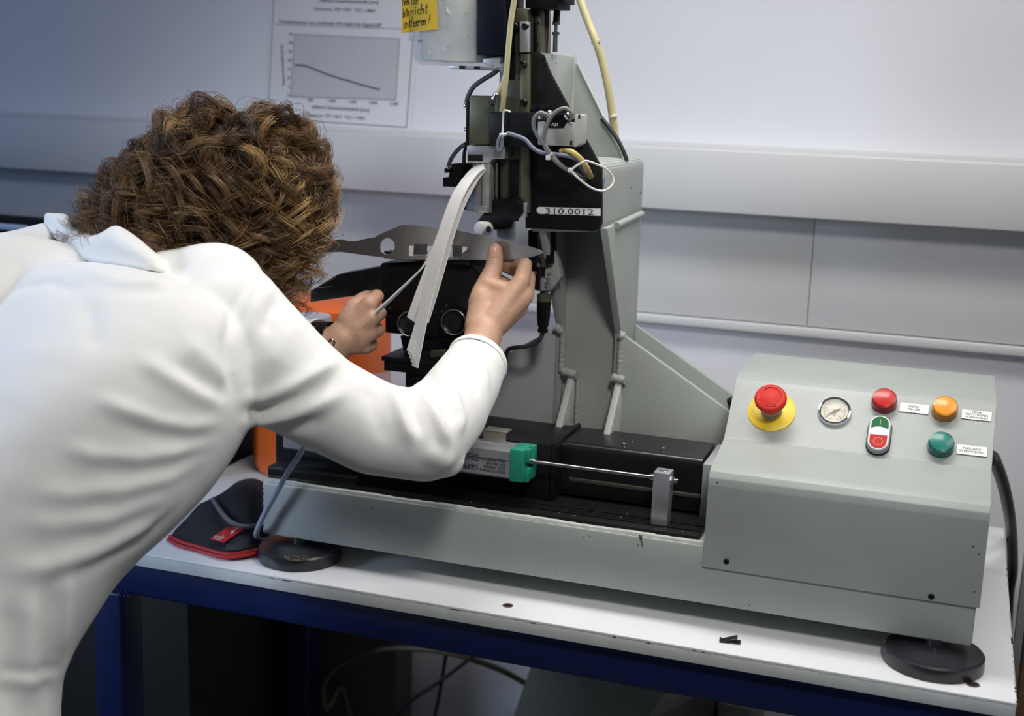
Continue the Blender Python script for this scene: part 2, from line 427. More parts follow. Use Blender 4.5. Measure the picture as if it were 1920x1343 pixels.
b.tube(pp, [.0052 if k % 2 else .0045 for k in range(25)], 14, 0, False); b.build('bellows', BLACK, M0)

# cutting head ---------------------------------------------------------------
b = plY([(880, 179), (945, 180), (943, 272), (878, 272)], 1.735, .055, .002)
b.build('actuator_block', OLIVE, M0)
b = plY([(873, 190), (882, 190), (880, 272), (873, 272)], 1.742, .03, .001); b.build('sensor_strip', BLACK, M0)
b = plY([(928, 182), (946, 182), (946, 272), (928, 272)], 1.733, .04, .001); b.build('actuator_side', OLIVD, M0)
b = plY([(918, 210), (1008, 211), (1008, 276), (918, 274)], 1.722, .036, .0012); b.build('cross_bar', BLACK, M0)
b = MB()
b.prism([aY(x, y, 1.728) for x, y in ((875, 273), (947, 274), (947, 298), (924, 298), (917, 306), (876, 306))], (0, .05, 0), .0012)
b.build('clamp_head', ALU, M0)
b = plY([(877, 290), (904, 290), (904, 303), (877, 301)], 1.7265, .01, .0004); b.build('clamp_slot', HOLE, M0)
b = plY([(886, 302), (904, 302), (904, 396), (886, 392)], 1.742, .03, .0008); b.build('guide_plate', ALU, M0)
b = plY([(904, 303), (918, 304), (917, 398), (904, 397)], 1.730, .05, .0008); b.build('guide_plate', mat('worn_aluminium', (.42, .42, .40), .5, .5, var=.25, scale=50), M0)
b = plY([(874, 345), (886, 345), (886, 397), (874, 395)], 1.738, .03, .0008); b.build('film_strip', mat('blue_foil', (.22, .32, .48), .25, .4, var=.35, scale=90), M0)
b = plY([(885, 385), (912, 386), (916, 400), (886, 398)], 1.726, .04, .0008); b.build('clamp_jaw', ALU, M0)
b = MB(); b.cyl(aY(869, 388, 1.75), aY(876, 389, 1.75), .0035, 14, 0, .0006); b.build('adjusting_screw', BLACK, M0)
b = plY([(918, 300), (972, 302), (972, 396), (918, 394)], 1.765, .03, .0008); b.build('head_body', BLACK, M0)
for x in (922, 932): 
    b = MB(); b.cyl(aY(x, 306, 1.745), aY(x-1, 368, 1.745), .0020, 12); b.build('guide_pin', STEEL, M0)
slab('head_column', OLIVD, 938, 954, 296, 382, 1.752, .03)
slab('head_column', BLKM, 954, 971, 300, 384, 1.75, .03)
b = plY([(906, 376), (968, 372), (980, 380), (980, 400), (972, 410), (906, 404)], 1.742, .05, .0015); b.build('lower_block', BLACK, M0)
b = MB(); b.cyl(aY(968, 402, 1.745), aY(968, 415, 1.745), .0035, 12, 0, .0006); b.build('stop_screw', BLACK, M0)
b = plY([(975, 380), (988, 380), (986, 408), (974, 408)], 1.746, .03, .0006); b.build('slide_end', ALUP, M0)
# position switch at the far left of the head
b = plY([(846, 307), (880, 307), (880, 336), (840, 336)], 1.765, .03, .001)
b.prism([aY(x, y, 1.76) for x, y in ((830, 333), (884, 334), (884, 352), (830, 350))], (0, .03, 0), .001)
b.prism([aY(x, y, 1.765) for x, y in ((833, 316), (850, 316), (850, 324), (833, 324))], (0, .02, 0), .0005)
b.build('position_switch', BLKM, M0)
for p in ((844, 315), (876, 243), (874, 198)):
    b = MB(); b.lathe([(.003, 0), (.003, .004), (.0015, .0045)], aY(*p, 1.748), (-.3, -1, .1), 12); b.build('screw', STEEL, M0)
# spindle motor side of the top: black upright bar and round rods in front of the jar holder
b = plY([(943, -30), (962, -30), (960, 20), (942, 20)], 1.728, .03, .001); b.build('cylinder_head', BLKM, M0)
b = MB(); b.cyl(aY(948, 20, 1.735), aY(946, 78, 1.735), .0048, 18); b.build('piston_rod', BLACK, M0)
b = plY([(935, 76), (953, 76), (950, 98), (932, 98)], 1.725, .03, .001); b.build('cylinder_foot', BLKM, M0)
# valve block on the cover plate
vb = plY([(1008, 228), (1076, 231), (1075, 275), (1008, 272)], 1.705, .045, .0015).build('valve_block', mat('valve_grey', (.40, .39, .37), .5, .2), M0)
b = MB()
q0, q1 = aY(1076, 231, 1.705), aY(1075, 275, 1.705)
b.prism([aY(1078, 213, 1.712), aY(1088, 216, 1.725), aY(1087, 270, 1.725), aY(1076, 277, 1.706)], (0, .035, 0), .001); b.build('valve_end', mat('valve_grey', (.4, .39, .37)), vb)
b = plY([(1018, 214), (1071, 214), (1056, 240), (1024, 240)], 1.702, .02, .0008); b.build('valve_cover', BLACK, vb)
for p in ((1030, 214), (1065, 218)):
    b = MB(); b.lathe([(.0055, 0), (.005, .002), (.0026, .0036), (.0012, .003)], aY(*p, 1.701), (0, -1, .15), 14); b.build('screw', STEEL, vb)
for p in ((1086, 219), (1071, 268)):
    b = MB(); w = aY(*p, 1.703); b.box(w.x-.0012, w.x+.0012, w.y-.001, w.y+.001, w.z-.003, w.z+.003); b.build('screw_slot', HOLE, vb)
b = MB(); b.text('-A21', aY(1031, 236, 1.7005), (1, 0, 0), (0, 0, 1), .006); b.build('valve_print', WHITE, vb)
b = MB(); b.cyl(aY(1015, 224, 1.71), aY(1015, 214, 1.71), .005, 14, 0, .0008); b.build('cable_gland', STEEL, vb)

# probe at the foot of the cover plate, left of the column
pr = plY([(990, 432), (1013, 432), (1013, 545), (990, 540)], 1.80, .03, .001).build('probe_mount', BLKM, M0)
b = MB(); b.cyl(aY(1018, 430, 1.80), aY(1018, 500, 1.80), .008, 20); b.build('probe_sleeve', OLIVD, M0)
b = plY([(1022, 490), (1040, 470), (1052, 520), (1046, 528), (1030, 548), (1020, 545)], 1.80, .02, .001); b.build('probe_bracket', GREY, M0)
slab('probe_bar', BLACK, 1024, 1036, 430, 495, 1.79, .02)
b = plY([(996, 486), (1012, 486), (1012, 545), (994, 540)], 1.785, .02, .001); b.build('probe_clamp', BLACK, M0)
for p in ((1010, 497), (1003, 512), (1030, 515), (1026, 532)):
    b = MB(); b.lathe([(.003, 0), (.003, .0015), (.001, .002)], aY(*p, 1.783), (0, -1, 0), 12); b.build('screw', STEEL, M0)
b = MB(); b.cyl(aY(1018, 520, 1.80), aY(1019, 544, 1.80), .0125, 24, 0, .001); b.build('probe_ring', ALU, M0)
b = MB()
b.cyl(aY(1020, 543, 1.80), aY(1020, 552, 1.80), .006, 16)
b.cyl(aY(1020, 551, 1.80), aY(1020, 566, 1.80), .0105, 24, 0, .0008, None); b.build('connector_nut', OLIVE, M0)
b = MB(); A_, B_ = aY(1020, 565, 1.80), aY(1017.5, 624, 1.80); L_ = (B_-A_).length
b.lathe([(.0104, 0), (.0106, L_*.12), (.0095, L_*.6), (.0078, L_*.8), (.0066, L_*.82), (.0066, L_*.87), (.0078, L_*.88), (.0078, L_*.98), (.005, L_)], A_, B_-A_, 24)
b.build('connector_plug', BLACK, M0)
# rear support behind the knife (out of focus)
b = plY([(890, 420), (905, 400), (965, 402), (955, 430), (892, 433)], 2.02, .05, .004); b.build('rear_clamp', BLKM, M0)
b = MB(); b.lathe([(.0, 0), (.010, .001), (.0125, .006), (.0125, .026), (.010, .030), (.006, .031), (.0, .031)], aY(916, 430, 2.02)+Vector((0, .0, 0)), (-.2, -1, .1), 24); b.build('rear_knob', mat('off_white_plastic', (.6, .58, .54), .5), M0)
b = MB(); b.lathe([(.0055, 0), (.004, .001)], aY(916, 430, 1.9885), (-.2, -1, .1), 16); b.build('knob_bore', HOLE, M0)
b = plY([(966, 380), (990, 380), (990, 480), (966, 480)], 2.0, .03, .002); b.build('rear_post', mat('pale_grey_paint', (.5, .5, .49), .5), M0)
b = plY([(930, 432), (966, 402), (972, 470), (935, 470)], 2.03, .03, .002); b.build('rear_bracket', mat('pale_grey_paint', (.5, .5, .49), .5), M0)

# linear stage ----------------------------------------------------------------
b = MB()
b.box(aY(502, 890, 1.646).x, -.29, 1.646, 1.86, .908, .9205, .001)
for y in (1.668, 1.690): b.box(-.90, -.29, y-.004, y+.004, .920, .9225, .0004)
st = b.build('stage_base', BLACK, M0)
b = MB(); xs_ = aY(502, 882, 1.645).x
b = MB(); b.box(xs_, -.80, 1.645, 1.70, .92, .934, .001); b.build('stage_step', BLACK, M0)
b = MB(); b.box(aY(517, 858, 1.706).x, -.521, 1.706, 1.826, .92, 1.004, .0015); b.build('stage_body', BLACK, M0)
b = MB(); b.box(-.520, -.5135, 1.704, 1.835, .92, 1.007, .0012); b.build('stage_joint', BLACK, M0)
b = MB()
prof = rrect([(-.513, 1.736, .925), (-.513, 1.736, 1.002), (-.513, 1.832, 1.002), (-.513, 1.832, .925)], [0, .011, .002, 0])
b.prism(prof, (.205, 0, 0)); b.build('stage_cover', mat('black_gloss', (.007, .007, .008), .30, var=.2, scale=50), M0)
for p in ((1170, 834), (1244, 843)):
    b = MB(); q = aZ(*p, 1.0025); b.lathe([(.0032, 0), (.0032, .0012), (.0022, .003), (.0008, .0034)], q, (0, 0, 1), 14); b.build('screw', CHROME, M0)
b = MB(); b.box(-.50, -.30, 1.7335, 1.738, .945, .951, .0008); b.build('stage_seal', mat('worn_black', (.05, .045, .035), .5), M0)
b = MB(); b.box(-.305, -.279, 1.725, 1.84, .915, .999, .002); b.build('end_plate', ALUP, M0)
b = MB()
for k in range(30):
    x = random.uniform(-.78, -.31); y = random.choice([random.uniform(1.65, 1.70), random.uniform(1.71, 1.82)])
    z = .9208 if y < 1.703 else (1.0045 if x < -.53 else 1.0025)
    if x > -.53 and 1.703 < y < 1.75: continue
    s_ = random.uniform(.0003, .0007); b.box(x-s_, x+s_, y-s_, y+s_, z, z+s_*.7)
b.build('cutting_dust', mat('paper_dust', (.55, .5, .42), .9), M0)['kind'] = 'stuff'

# ================================================================== position sensor
S0 = thing('position_sensor', 'silver linear position sensor with green end cap and long thin rod', 'sensor', (-.56, 1.68, .92))
bx1 = -.5655
b = MB()
prof = [(1.657, .963), (1.657, .985), (1.660, .9865), (1.657, .988), (1.657, 1.0), (1.660, 1.004), (1.668, 1.004), (1.669, 1.002), (1.684, 1.002), (1.685, 1.004), (1.696, 1.004), (1.696, .960), (1.660, .960)]
b.prism([(bx1-.36, y, z) for y, z in prof], (.36, 0, 0), 0)
bd = b.build('sensor_body', ALU, S0, 30)
b = MB()
xd, yd = (-1, 0, 0), (0, 0, -1)
b.text('GEFRAN', (-.6125, 1.6564, .9755), xd, yd, .0105, 0, .0001)
b.text('Made in Italy', (-.6125, 1.6564, .9845), xd, yd, .0052, 0, .0001)
b.text('www.gefran.com', (-.6125, 1.6564, .9915), xd, yd, .0048, 0, .0001)
for k, t in enumerate(('MOD. LTC0300-S', 'COD. F023208', 'S/N 10G2038', 'LIN ± 0,05%')): b.text(t, (-.572, 1.6564, .9715+k*.0052), xd, yd, .0052, 0, .0001)
b.text('R 5 kOhm', (-.5935, 1.6564, .9865), xd, yd, .0048, 0, .0001)
b.build('sensor_print', INK, bd, flat=True)
GRN = mat('green_plastic', (.015, .26, .17), .42, var=.05)
b = MB(); b.box(bx1, bx1+.021, 1.6555, 1.6975, .9585, 1.0055, .0015)
b.box(bx1+.020, bx1+.027, 1.660, 1.674, .9585, .978, .001); b.box(bx1+.020, bx1+.027, 1.660, 1.674, .987, 1.0055, .001)
b.box(bx1+.020, bx1+.027, 1.681, 1.697, .9585, 1.0055, .001)
b.build('end_cap', GRN, S0)
zrod = .985
b = MB(); b.cyl((bx1+.018, 1.677, zrod), (-.357, 1.677, zrod), .0026, 14); b.cyl((bx1+.02, 1.677, zrod), (bx1+.031, 1.677, zrod), .0042, 14, 0, .0005); b.cyl((-.367, 1.677, zrod), (-.36, 1.677, zrod), .0045, 14); b.build('rod', STEEL, S0)
b = MB(); b.box(-.361, -.338, 1.664, 1.690, .9206, .9965, .0012); b.lathe([(.0062, 0), (.0058, .0004), (.004, .0001), (0, -.0)], (-.3495, 1.677, .9968), (0, 0, 1), 20, 1); b.build('rod_block', [ALU, STEEL], S0)
b = MB(); b.cyl((-.338, 1.677, zrod-.001), (-.333, 1.677, zrod-.001), .0062, 6, 0); b.cyl((-.333, 1.677, zrod-.001), (-.329, 1.677, zrod-.001), .003, 12); b.build('nut', CHROME, S0)
b = MB(); q = aY(929, 810, 1.69)
b.box(q.x-.017, q.x+.017, 1.685, 1.690, 1.003, 1.020, .0008); b.box(q.x-.017, q.x+.019, 1.685, 1.708, 1.018, 1.0205, .0006); b.build('mounting_clip', mat('nickel_clip', (.42, .39, .33), .4, .8), S0)

# ================================================================== control console
K0 = thing('control_console', 'grey sheet metal control box with red emergency stop and coloured lamps', 'control box', (-.1, 1.78, .915))
prof = [(1.626, .886), (1.626, 1.000), (1.6275, 1.010), (1.633, 1.018), (1.642, 1.0225), (1.655, 1.0245), (1.722, 1.0365), (1.730, 1.0395), (1.795, 1.1035), (1.801, 1.1085), (1.810, 1.1115), (1.965, 1.1145), (1.985, 1.112), (1.990, 1.10), (1.990, .915), (1.9885, .915), (1.9885, .886)]
b = MB(); b.prism([(-.279, y, z) for y, z in prof], (.349, 0, 0), .0012, 0, 2)
b2 = b.build('console_housing', GREY, K0, 25)
for p in ((1362, 1053), (1746, 1119)):
    b = MB(); b.lathe([(.0040, 0), (.0040, .0004), (.0028, .0016), (.0012, .0017), (.0010, .0006)], aY(*p, 1.6258), (0, -1, 0), 16); b.build('screw', BLACK, K0)
for p in ((1835, 1040), (1827, 1110), (1345, 905), (1825, 1025)):
    b = MB(); b.lathe([(.0011, 0), (.0008, .0003)], aY(*p, 1.6258), (0, -1, 0), 8); b.build('paint_chip', INK, K0)
# sloped panel frame
pa, pb = Vector((0, 1.730, 1.0395)), Vector((0, 1.795, 1.1035))
PV = (pb-pa).normalized(); PX = Vector((1, 0, 0)); PN = PX.cross(PV).normalized()
def onp(x, y, h=0.0):
    d = ray(x, y); t = (pa-CAM).dot(PN)/d.dot(PN); return CAM+d*t+PN*h
# emergency stop
o = onp(1447, 772)
b = MB(); b.lathe([(.0325, 0), (.0325, .0014), (.0320, .0017), (.010, .0017)], o, PN, 56); b.build('emergency_plate', mat('yellow_plastic', (.78, .55, .01), .4, var=.03), K0)
b = MB(); b.lathe([(.0145, .0015), (.0145, .006), (.013, .007), (.0125, .015)], o, PN, 40); b.build('emergency_collar', mat('collar_grey', (.35, .34, .30), .5), K0)
b = MB(); b.lathe([(.0125, .013), (.0150, .015), (.0158, .020), (.0195, .025), (.0218, .030), (.0220, .0335), (.0210, .0362), (.018, .0376), (.0142, .0379), (.0137, .0375), (.0132, .0379), (0, .0382)], o, PN, 56); 
RED = mat('red_plastic', (.58, .028, .020), .55, var=.05, spec=.25)
kn = b.build('emergency_knob', RED, K0, 50)
b = MB()
for a0 in (20, 200):
    P = [o+PN*.0382+(PX*math.cos(R(a0+k*12))+PV*math.sin(R(a0+k*12)))*.0155 for k in range(10)]; b.tube(P, .0004, 5)
    e = P[-1]; b.tube([e+(P[-2]-e)*.8+(o+PN*.0382-e)*.12, e, e+(P[-2]-e)*.8-(o+PN*.0382-e)*.12], .0004, 5, 0, False)
b.build('twist_arrow', mat('dark_red', (.32, .02, .015), .5, var=0), kn)
# pressure gauge
o = onp(1565, 774)
b = MB(); b.lathe([(.0225, 0), (.0225, .004), (.0215, .0062), (.0198, .0066), (.0185, .0058), (.0180, .0010)], o, PN, 56, caps=False); b.build('gauge_bezel', CHROME, K0)
b = MB(); b.lathe([(.0183, .0018), (0, .0020)], o, PN, 48)
for k in range(41):
    a = R(225-270*k/40); d = PX*math.cos(a)+PV*math.sin(a); t = PN.cross(d); l = .0026 if k % 5 == 0 else .0015; w = .00036 if k % 5 == 0 else .00021
    mi = 1 if k % 2 == 0 else 2
    q0, q1 = o+PN*.0026+d*.0150, o+PN*.0026+d*(.0150-l); b.quad(q0-t*w, q0+t*w, q1+t*w, q1-t*w, mi)
for k, s_ in enumerate(('0', '2', '4', '6', '8', '10')):
    a = R(225-270*k/5); d = PX*math.cos(a)+PV*math.sin(a); b.text(s_, o+PN*.0026+d*.0106-PV*.0012, PX, PV, .0034, 1, .00005, 'CENTER')
b.text('bar', o+PN*.0026-PV*.0062, PX, PV, .0030, 1, .00005, 'CENTER')
for sx in (-1, 1): b.lathe([(.0016, .0021), (.0016, .0027), (0, .0028)], o+PX*sx*.0052-PV*.0100, PN, 12, 3)
b.build('gauge_dial', [mat('cream_dial', (.60, .56, .42), .5, var=.02), INK, mat('red_ink', (.5, .06, .04), .6, var=0), mat('brass', (.45, .35, .15), .35, .7)], K0, flat=True)
b = MB(); a = R(38); d = PX*math.cos(a)+PV*math.sin(a); t = PN.cross(d)
b.add([o+PN*.0035-d*.0135-t*.0001, o+PN*.0035-d*.0135+t*.0001, o+PN*.0035-d*.002+t*.0011, o+PN*.0035+d*.0095+t*.0011, o+PN*.0035+d*.0095-t*.0011, o+PN*.0035-d*.002-t*.0011], [(0, 1, 2, 3, 4, 5)])
b.lathe([(.0022, .003), (.0022, .0044), (0, .0048)], o, PN, 14); b.build('gauge_needle', INK, K0)
b = MB(); b.lathe([(.0182, .0054), (.010, .0064), (0, .0067)], o, PN, 40); b.build('gauge_glass', mat('clear_glass', (1, 1, 1), .04, var=0, alpha=.10, spec=.5), K0)
# lamps
def lamp(px, py, name, col, body, top):
    o = onp(px, py)
    b = MB(); b.lathe([(.0170, 0), (.0170, .004), (.0165, .0075), (.0168, .0105), (.0165, .0128), (.0156, .0142), (.0142, .0146)], o, PN, 48, 0)
    ln = b.build(name, mat(body, tuple(c*.55 for c in col), .22, var=.08, coat=.3, spec=.35), K0)
    b = MB(); b.lathe([(.0143, .0140), (.0140, .0150), (.0128, .0154), (0, .0157)], o, PN, 48, 0)
    b.build('lens', mat(top, col, .32, var=.06, scale=120, coat=.15, spec=.3), ln)
lamp(1658, 757, 'indicator_lamp', (.50, .012, .012), 'red_lens_rim', 'red_lens')
lamp(1771, 772, 'indicator_lamp', (.85, .30, .015), 'amber_lens_rim', 'amber_lens')
lamp(1764, 839, 'indicator_lamp', (.004, .17, .13), 'green_lens_rim', 'green_lens')
# double push button (start / stop with lit centre)
o = onp(1648, 820)
def stadium(w, h, n=14):
    P = []
    for k in range(n+1): a = math.pi*k/n; P.append((w*math.cos(a), h-w+w*math.sin(a)))
    for k in range(n+1): a = math.pi+math.pi*k/n; P.append((w*math.cos(a), -(h-w)+w*math.sin(a)))
    return P
def sprism(mb, P, z0, z1, mi=0, s=1.0):
    mb.prism([o+PX*x+PV*y+PN*z0 for x, y in P], PN*(z1-z0), 0, mi)
b = MB(); sprism(b, stadium(.0158, .0295), 0, .003); bk = b.build('button_gasket', BLKM, K0)
b = MB(); P0 = stadium(.0150, .0288); P1 = stadium(.0135, .0272)
n_ = len(P0); vs = []
for P, z in ((P0, .003), (P0, .007), (P1, .0115)): vs += [o+PX*x+PV*y+PN*z for x, y in P]
b.add(vs, [(i*n_+k, i*n_+(k+1) % n_, (i+1)*n_+(k+1) % n_, (i+1)*n_+k) for i in range(2) for k in range(n_)]); b.add(vs[2*n_:], [tuple(range(n_))])
bt = b.build('double_button', mat('button_grey', (.30, .30, .33), .35, .3), K0)
b = MB(); P1 = stadium(.0126, .0262); sprism(b, P1, .0113, .0122); b.build('button_rim', WHITE, bt)
def cap(y0, y1, curve, mtl, name, z=.0128):
    P = []; Sd = stadium(.0112, .0248, 24)
    w = .0112
    if name == 'start_button':
        P = [(w*math.cos(math.pi*k/20), .0136+w*math.sin(math.pi*k/20)) for k in range(21)]+[(-w+2*w*k/12, y0+.0036*(1-(2*k/12-1)**2)) for k in range(0, 13)]
    elif name == 'stop_button':
        P = [(w*math.cos(math.pi+math.pi*k/20), -.0136+w*math.sin(math.pi+math.pi*k/20)) for k in range(21)]+[(w-2*w*k/12, y1) for k in range(13)]
    else:
        P = [(-w+2*w*k/12, y0) for k in range(13)]+[(w-2*w*k/12, y1+.0036*(1-(2*k/12-1)**2)) for k in range(13)]
    mb = MB(); sprism(mb, P, .0115, z); return mb.build(name, mtl, bt)
cap(.0052, 0, 0, mat('green_button', (.008, .13, .035), .55, var=.03, spec=.2), 'start_button')
cap(0, -.0040, 0, mat('red_button', (.50, .022, .016), .55, var=.03, spec=.2), 'stop_button')
m_ = mat('lit_lens', (.62, .62, 1.0), .3, var=0, emit=1.1)
cap(-.0036, .0048, 0, m_, 'button_light', .0132)
b = MB(); b.box(-.0005, .0005, -.0042, .0042, 0, .0002)
Mx = Matrix((PX, PV, PN)).transposed().to_4x4(); Mx.translation = o+PV*.0155+PN*.0128
b2 = MB(); b2.add(b.v, b.f, 0, Mx)
b2.lathe([(.0062, .0129), (.0062, .0131), (.0052, .0131), (.0052, .0129)], o-PV*.0142, PN, 36, 1, caps=False)
b2.build('button_symbol', [mat('gold_mark', (.42, .36, .16), .5, var=0), mat('tan_mark', (.50, .22, .15), .5, var=0)], bt)
# engraved labels
for (px, py), lines in (((1714, 767), ('SYSTEM', 'FEHLER')), ((1831, 780), ('KEINE', 'TESTSTREIFEN', 'VORHANDEN')), ((1822, 846), ('MASCHINE', 'IN BEWEGUNG'))):
    o = onp(px, py); b = MB()
    b.prism([o+PX*sx*.0188+PV*sy*.0072 for sx, sy in ((-1, -1), (1, -1), (1, 1), (-1, 1))], PN*.0011, 0, 1)
    b.prism([o+PX*sx*.0188+PV*sy*.0072+PN*.0011 for sx, sy in ((-1, -1), (1, -1), (1, 1), (-1, 1))], PN*.0005, 0, 0)
    n = len(lines)
    for k, t in enumerate(lines): b.text(t, o+PN*.0018+PV*((n-1)/2-k)*.0042-PV*.0014, PX, PV, .0046, 2, .00005, 'CENTER')
    b.build('engraved_label', [WHITE, BLKM, INK], K0, flat=True)
for px, py in ((1703, 777), (1712, 778), (1719, 777), (1830, 793), (1838, 793)):
    b = MB(); b.lathe([(.0016, 0), (.001, .0004)], onp(px, py), PN, 10); b.build('glue_residue', mat('glue', (.55, .55, .48), .4), K0)
# rubber gland left of the box
b = MB(); b.cyl(aY(1367, 758, 1.92), aY(1392, 748, 1.92), .009, 18, 0, .001); b.cyl(aY(1378, 790, 1.90), aY(1374, 760, 1.90), .007, 14); b.build('cable_gland', BLACK, K0)

# ================================================================== knife clamp carriage
C0 = thing('knife_clamp', 'black knife clamp carriage with two round knobs and sloping arm', 'clamp', (-.73, 1.76, 1.005))
CY = 1.765
b = plY([(712, 500), (716, 493), (872, 487), (884, 496), (912, 525), (912, 590), (884, 632), (762, 634), (760, 628), (722, 624), (722, 586), (712, 560)], CY, .07, .0015)
b.build('clamp_body', BLACK, C0)
b = plY([(581, 546), (632, 515), (714, 500), (745, 493), (745, 540), (722, 548), (642, 558), (581, 567)], CY+.002, .045, .002); b.build('clamp_arm', BLACK, C0)
b = MB(); b.prism([aY(x, y, CY-.001) for x, y in ((742, 497), (872, 484), (878, 489), (720, 512))], (0, .075, 0), .001); b.build('clamp_bed', BLKM, C0)
b = plY([(875, 478), (915, 470), (913, 528), (880, 495)], CY-.004, .03, .001); b.build('clamp_cheek', mat('blue_black', (.012, .014, .024), .5), C0)
for p in ((853, 604), (771, 607)):
    q = aY(*p, CY-.012)
    ax = Vector((.12, -1, .12)).normalized()
    b = MB(); b.lathe([(.0165, -.010), (.0195, -.004), (.0195, .006), (.0185, .0085), (.0172, .0090), (.0160, .0080), (.010, .0070), (.005, .0072), (.0045, .009), (.002, .009), (.0015, .006)], q, ax, 48)
    kn = b.build('clamp_knob', mat('black_knob', (.006, .006, .007), .3, var=.1, spec=.3), C0)
    b = MB(); b.lathe([(.0194, .0070), (.0190, .0092), (.0182, .0096), (.0176, .0090)], q, ax, 48, caps=False); b.build('knob_rim', mat('worn_rim', (.25, .25, .27), .3, .7), kn)
    b = MB(); b.cyl(q-ax*.03, q-ax*.008, .008, 18); b.build('knob_shaft', BLACK, kn)
b = MB(); b.box(-.795, -.665, 1.73, 1.83, 1.06, 1.105, .002); 
b = plY([(750, 630), (876, 634), (876, 662), (756, 658)], CY+.01, .06, .001); b.build('clamp_neck', BLACK, C0)
b = MB(); p0 = aY(715, 668, 1.725); 
b.box(p0.x, p0.x+.135, 1.725, 1.80, p0.z-.007, p0.z, .0008); b.build('flange_plate', BLACK, C0)
b = MB(); b.box(p0.x+.003, p0.x+.13, 1.728, 1.80, p0.z-.022, p0.z-.007, .0008); b.build('flange_block', BLACK, C0)
b = MB(); b.box(p0.x+.035, p0.x+.115, 1.735, 1.80, 1.0045, p0.z-.02, .002); b.build('clamp_post', BLACK, C0)
b = plY([(808, 657), (835, 655), (836, 668), (806, 670)], 1.722, .003, .0004); b.build('type_plate', OLIVD, C0)
b = MB()
for k in range(26):
    x, y = random.uniform(725, 870), random.uniform(570, 632); q = aY(x, y, CY-.0004); s_ = random.uniform(.0004, .0012)
    b.box(q.x-s_, q.x+s_, q.y, q.y+.0006, q.z-s_*.8, q.z+s_*.8)
b.build('paint_scuff', mat('scuff', (.16, .16, .16), .6), C0)['kind'] = 'stuff'
# jaws holding the blade
for x0_, x1_, y0_, y1_ in ((776, 800, 458, 477), (849, 866, 461, 481)):
    b = plY([(x0_, y0_), (x1_, y0_), (x1_-1, y1_), (x0_-1, y1_)], 1.7435, .006, .0008)
    b.prism([aY(x, y, 1.7405) for x, y in ((x0_-1, y1_-6), (x1_-1, y1_-6), (x1_-1, y1_), (x0_-1, y1_))], (0, .006, 0), .0006)
    b.build('spring_clip', mat('grey_steel_clip', (.10, .10, .105), .45, .5), C0)
b = plY([(767, 461), (876, 463), (872, 478), (866, 482), (767, 480)], 1.7466, .0015, 0)
b.build('packing_strip', CARD, C0)
b = MB(); b.tube([aY(866, 478, 1.744), aY(874, 472, 1.744), aY(880, 467, 1.744), aY(884, 470, 1.744)], .0016, 7); b.build('spring_wire', STEEL, C0)
b = MB(); b.box(aY(718, 490, 1.75).x, aY(880, 490, 1.75).x, 1.752, 1.775, aY(800, 492, 1.75).z, aY(800, 478, 1.75).z, .001); b.build('jaw_bed', BLACK, C0)

# ================================================================== knife
KY = 1.7485
out = [(560, 468), (600, 455), (640, 449), (652, 452), (662, 453), (672, 452), (682, 449), (691, 447), (702, 446), (712, 440), (735, 430), (755, 422), (780, 423), (804, 425), (858, 432), (917, 444), (977, 458), (1001, 465), (1012, 469), (1020.5, 473.5), (1012, 477), (1000, 481), (977, 485.5), (944, 487), (900, 487), (860, 486.5), (765, 486.5), (748, 486), (700, 480), (640, 472), (600, 474), (565, 482)]
hole = [(727+14.2*math.cos(2*math.pi*k/28), 461.5+15.5*math.sin(2*math.pi*k/28)) for k in range(28)]
cu = bpy.data.curves.new('blade', 'CURVE'); cu.dimensions = '2D'; cu.fill_mode = 'BOTH'; cu.extrude = .0011; cu.bevel_depth = .0004; cu.bevel_resolution = 1
for loop in (out, hole):
    sp = cu.splines.new('POLY'); sp.points.add(len(loop)-1); sp.use_cyclic_u = True
    for q, (x, y) in zip(sp.points, loop):
        w = aY(x, y, KY); q.co = (w.x, w.z, 0, 1)
to = bpy.data.objects.new('blade', cu); COL.objects.link(to)
me = bpy.data.meshes.new_from_object(to.evaluated_get(bpy.context.evaluated_depsgraph_get())); bpy.data.objects.remove(to)
for v in me.vertices: v.co = Vector((v.co.x, KY-v.co.z, v.co.y))
me.name = 'chef_knife'; me.materials.clear()
bs = mat('brushed_blade', (.44, .435, .44), .33, .9, var=.05, scale=8); me.materials.append(bs)
bb = bmesh.new(); bb.from_mesh(me); bmesh.ops.recalc_face_normals(bb, faces=bb.faces[:]); bb.to_mesh(me); bb.free()
kf = bpy.data.objects.new('chef_knife', me); COL.objects.link(kf)
tag(kf, 'large steel chef knife with a round hole, clamped with its tip to the right', 'knife')
b = MB(); b.text('SANTOKU', aY(662, 464, KY-.0018), aY(700, 463, KY)-aY(660, 462, KY), (0, 0, 1), .004)

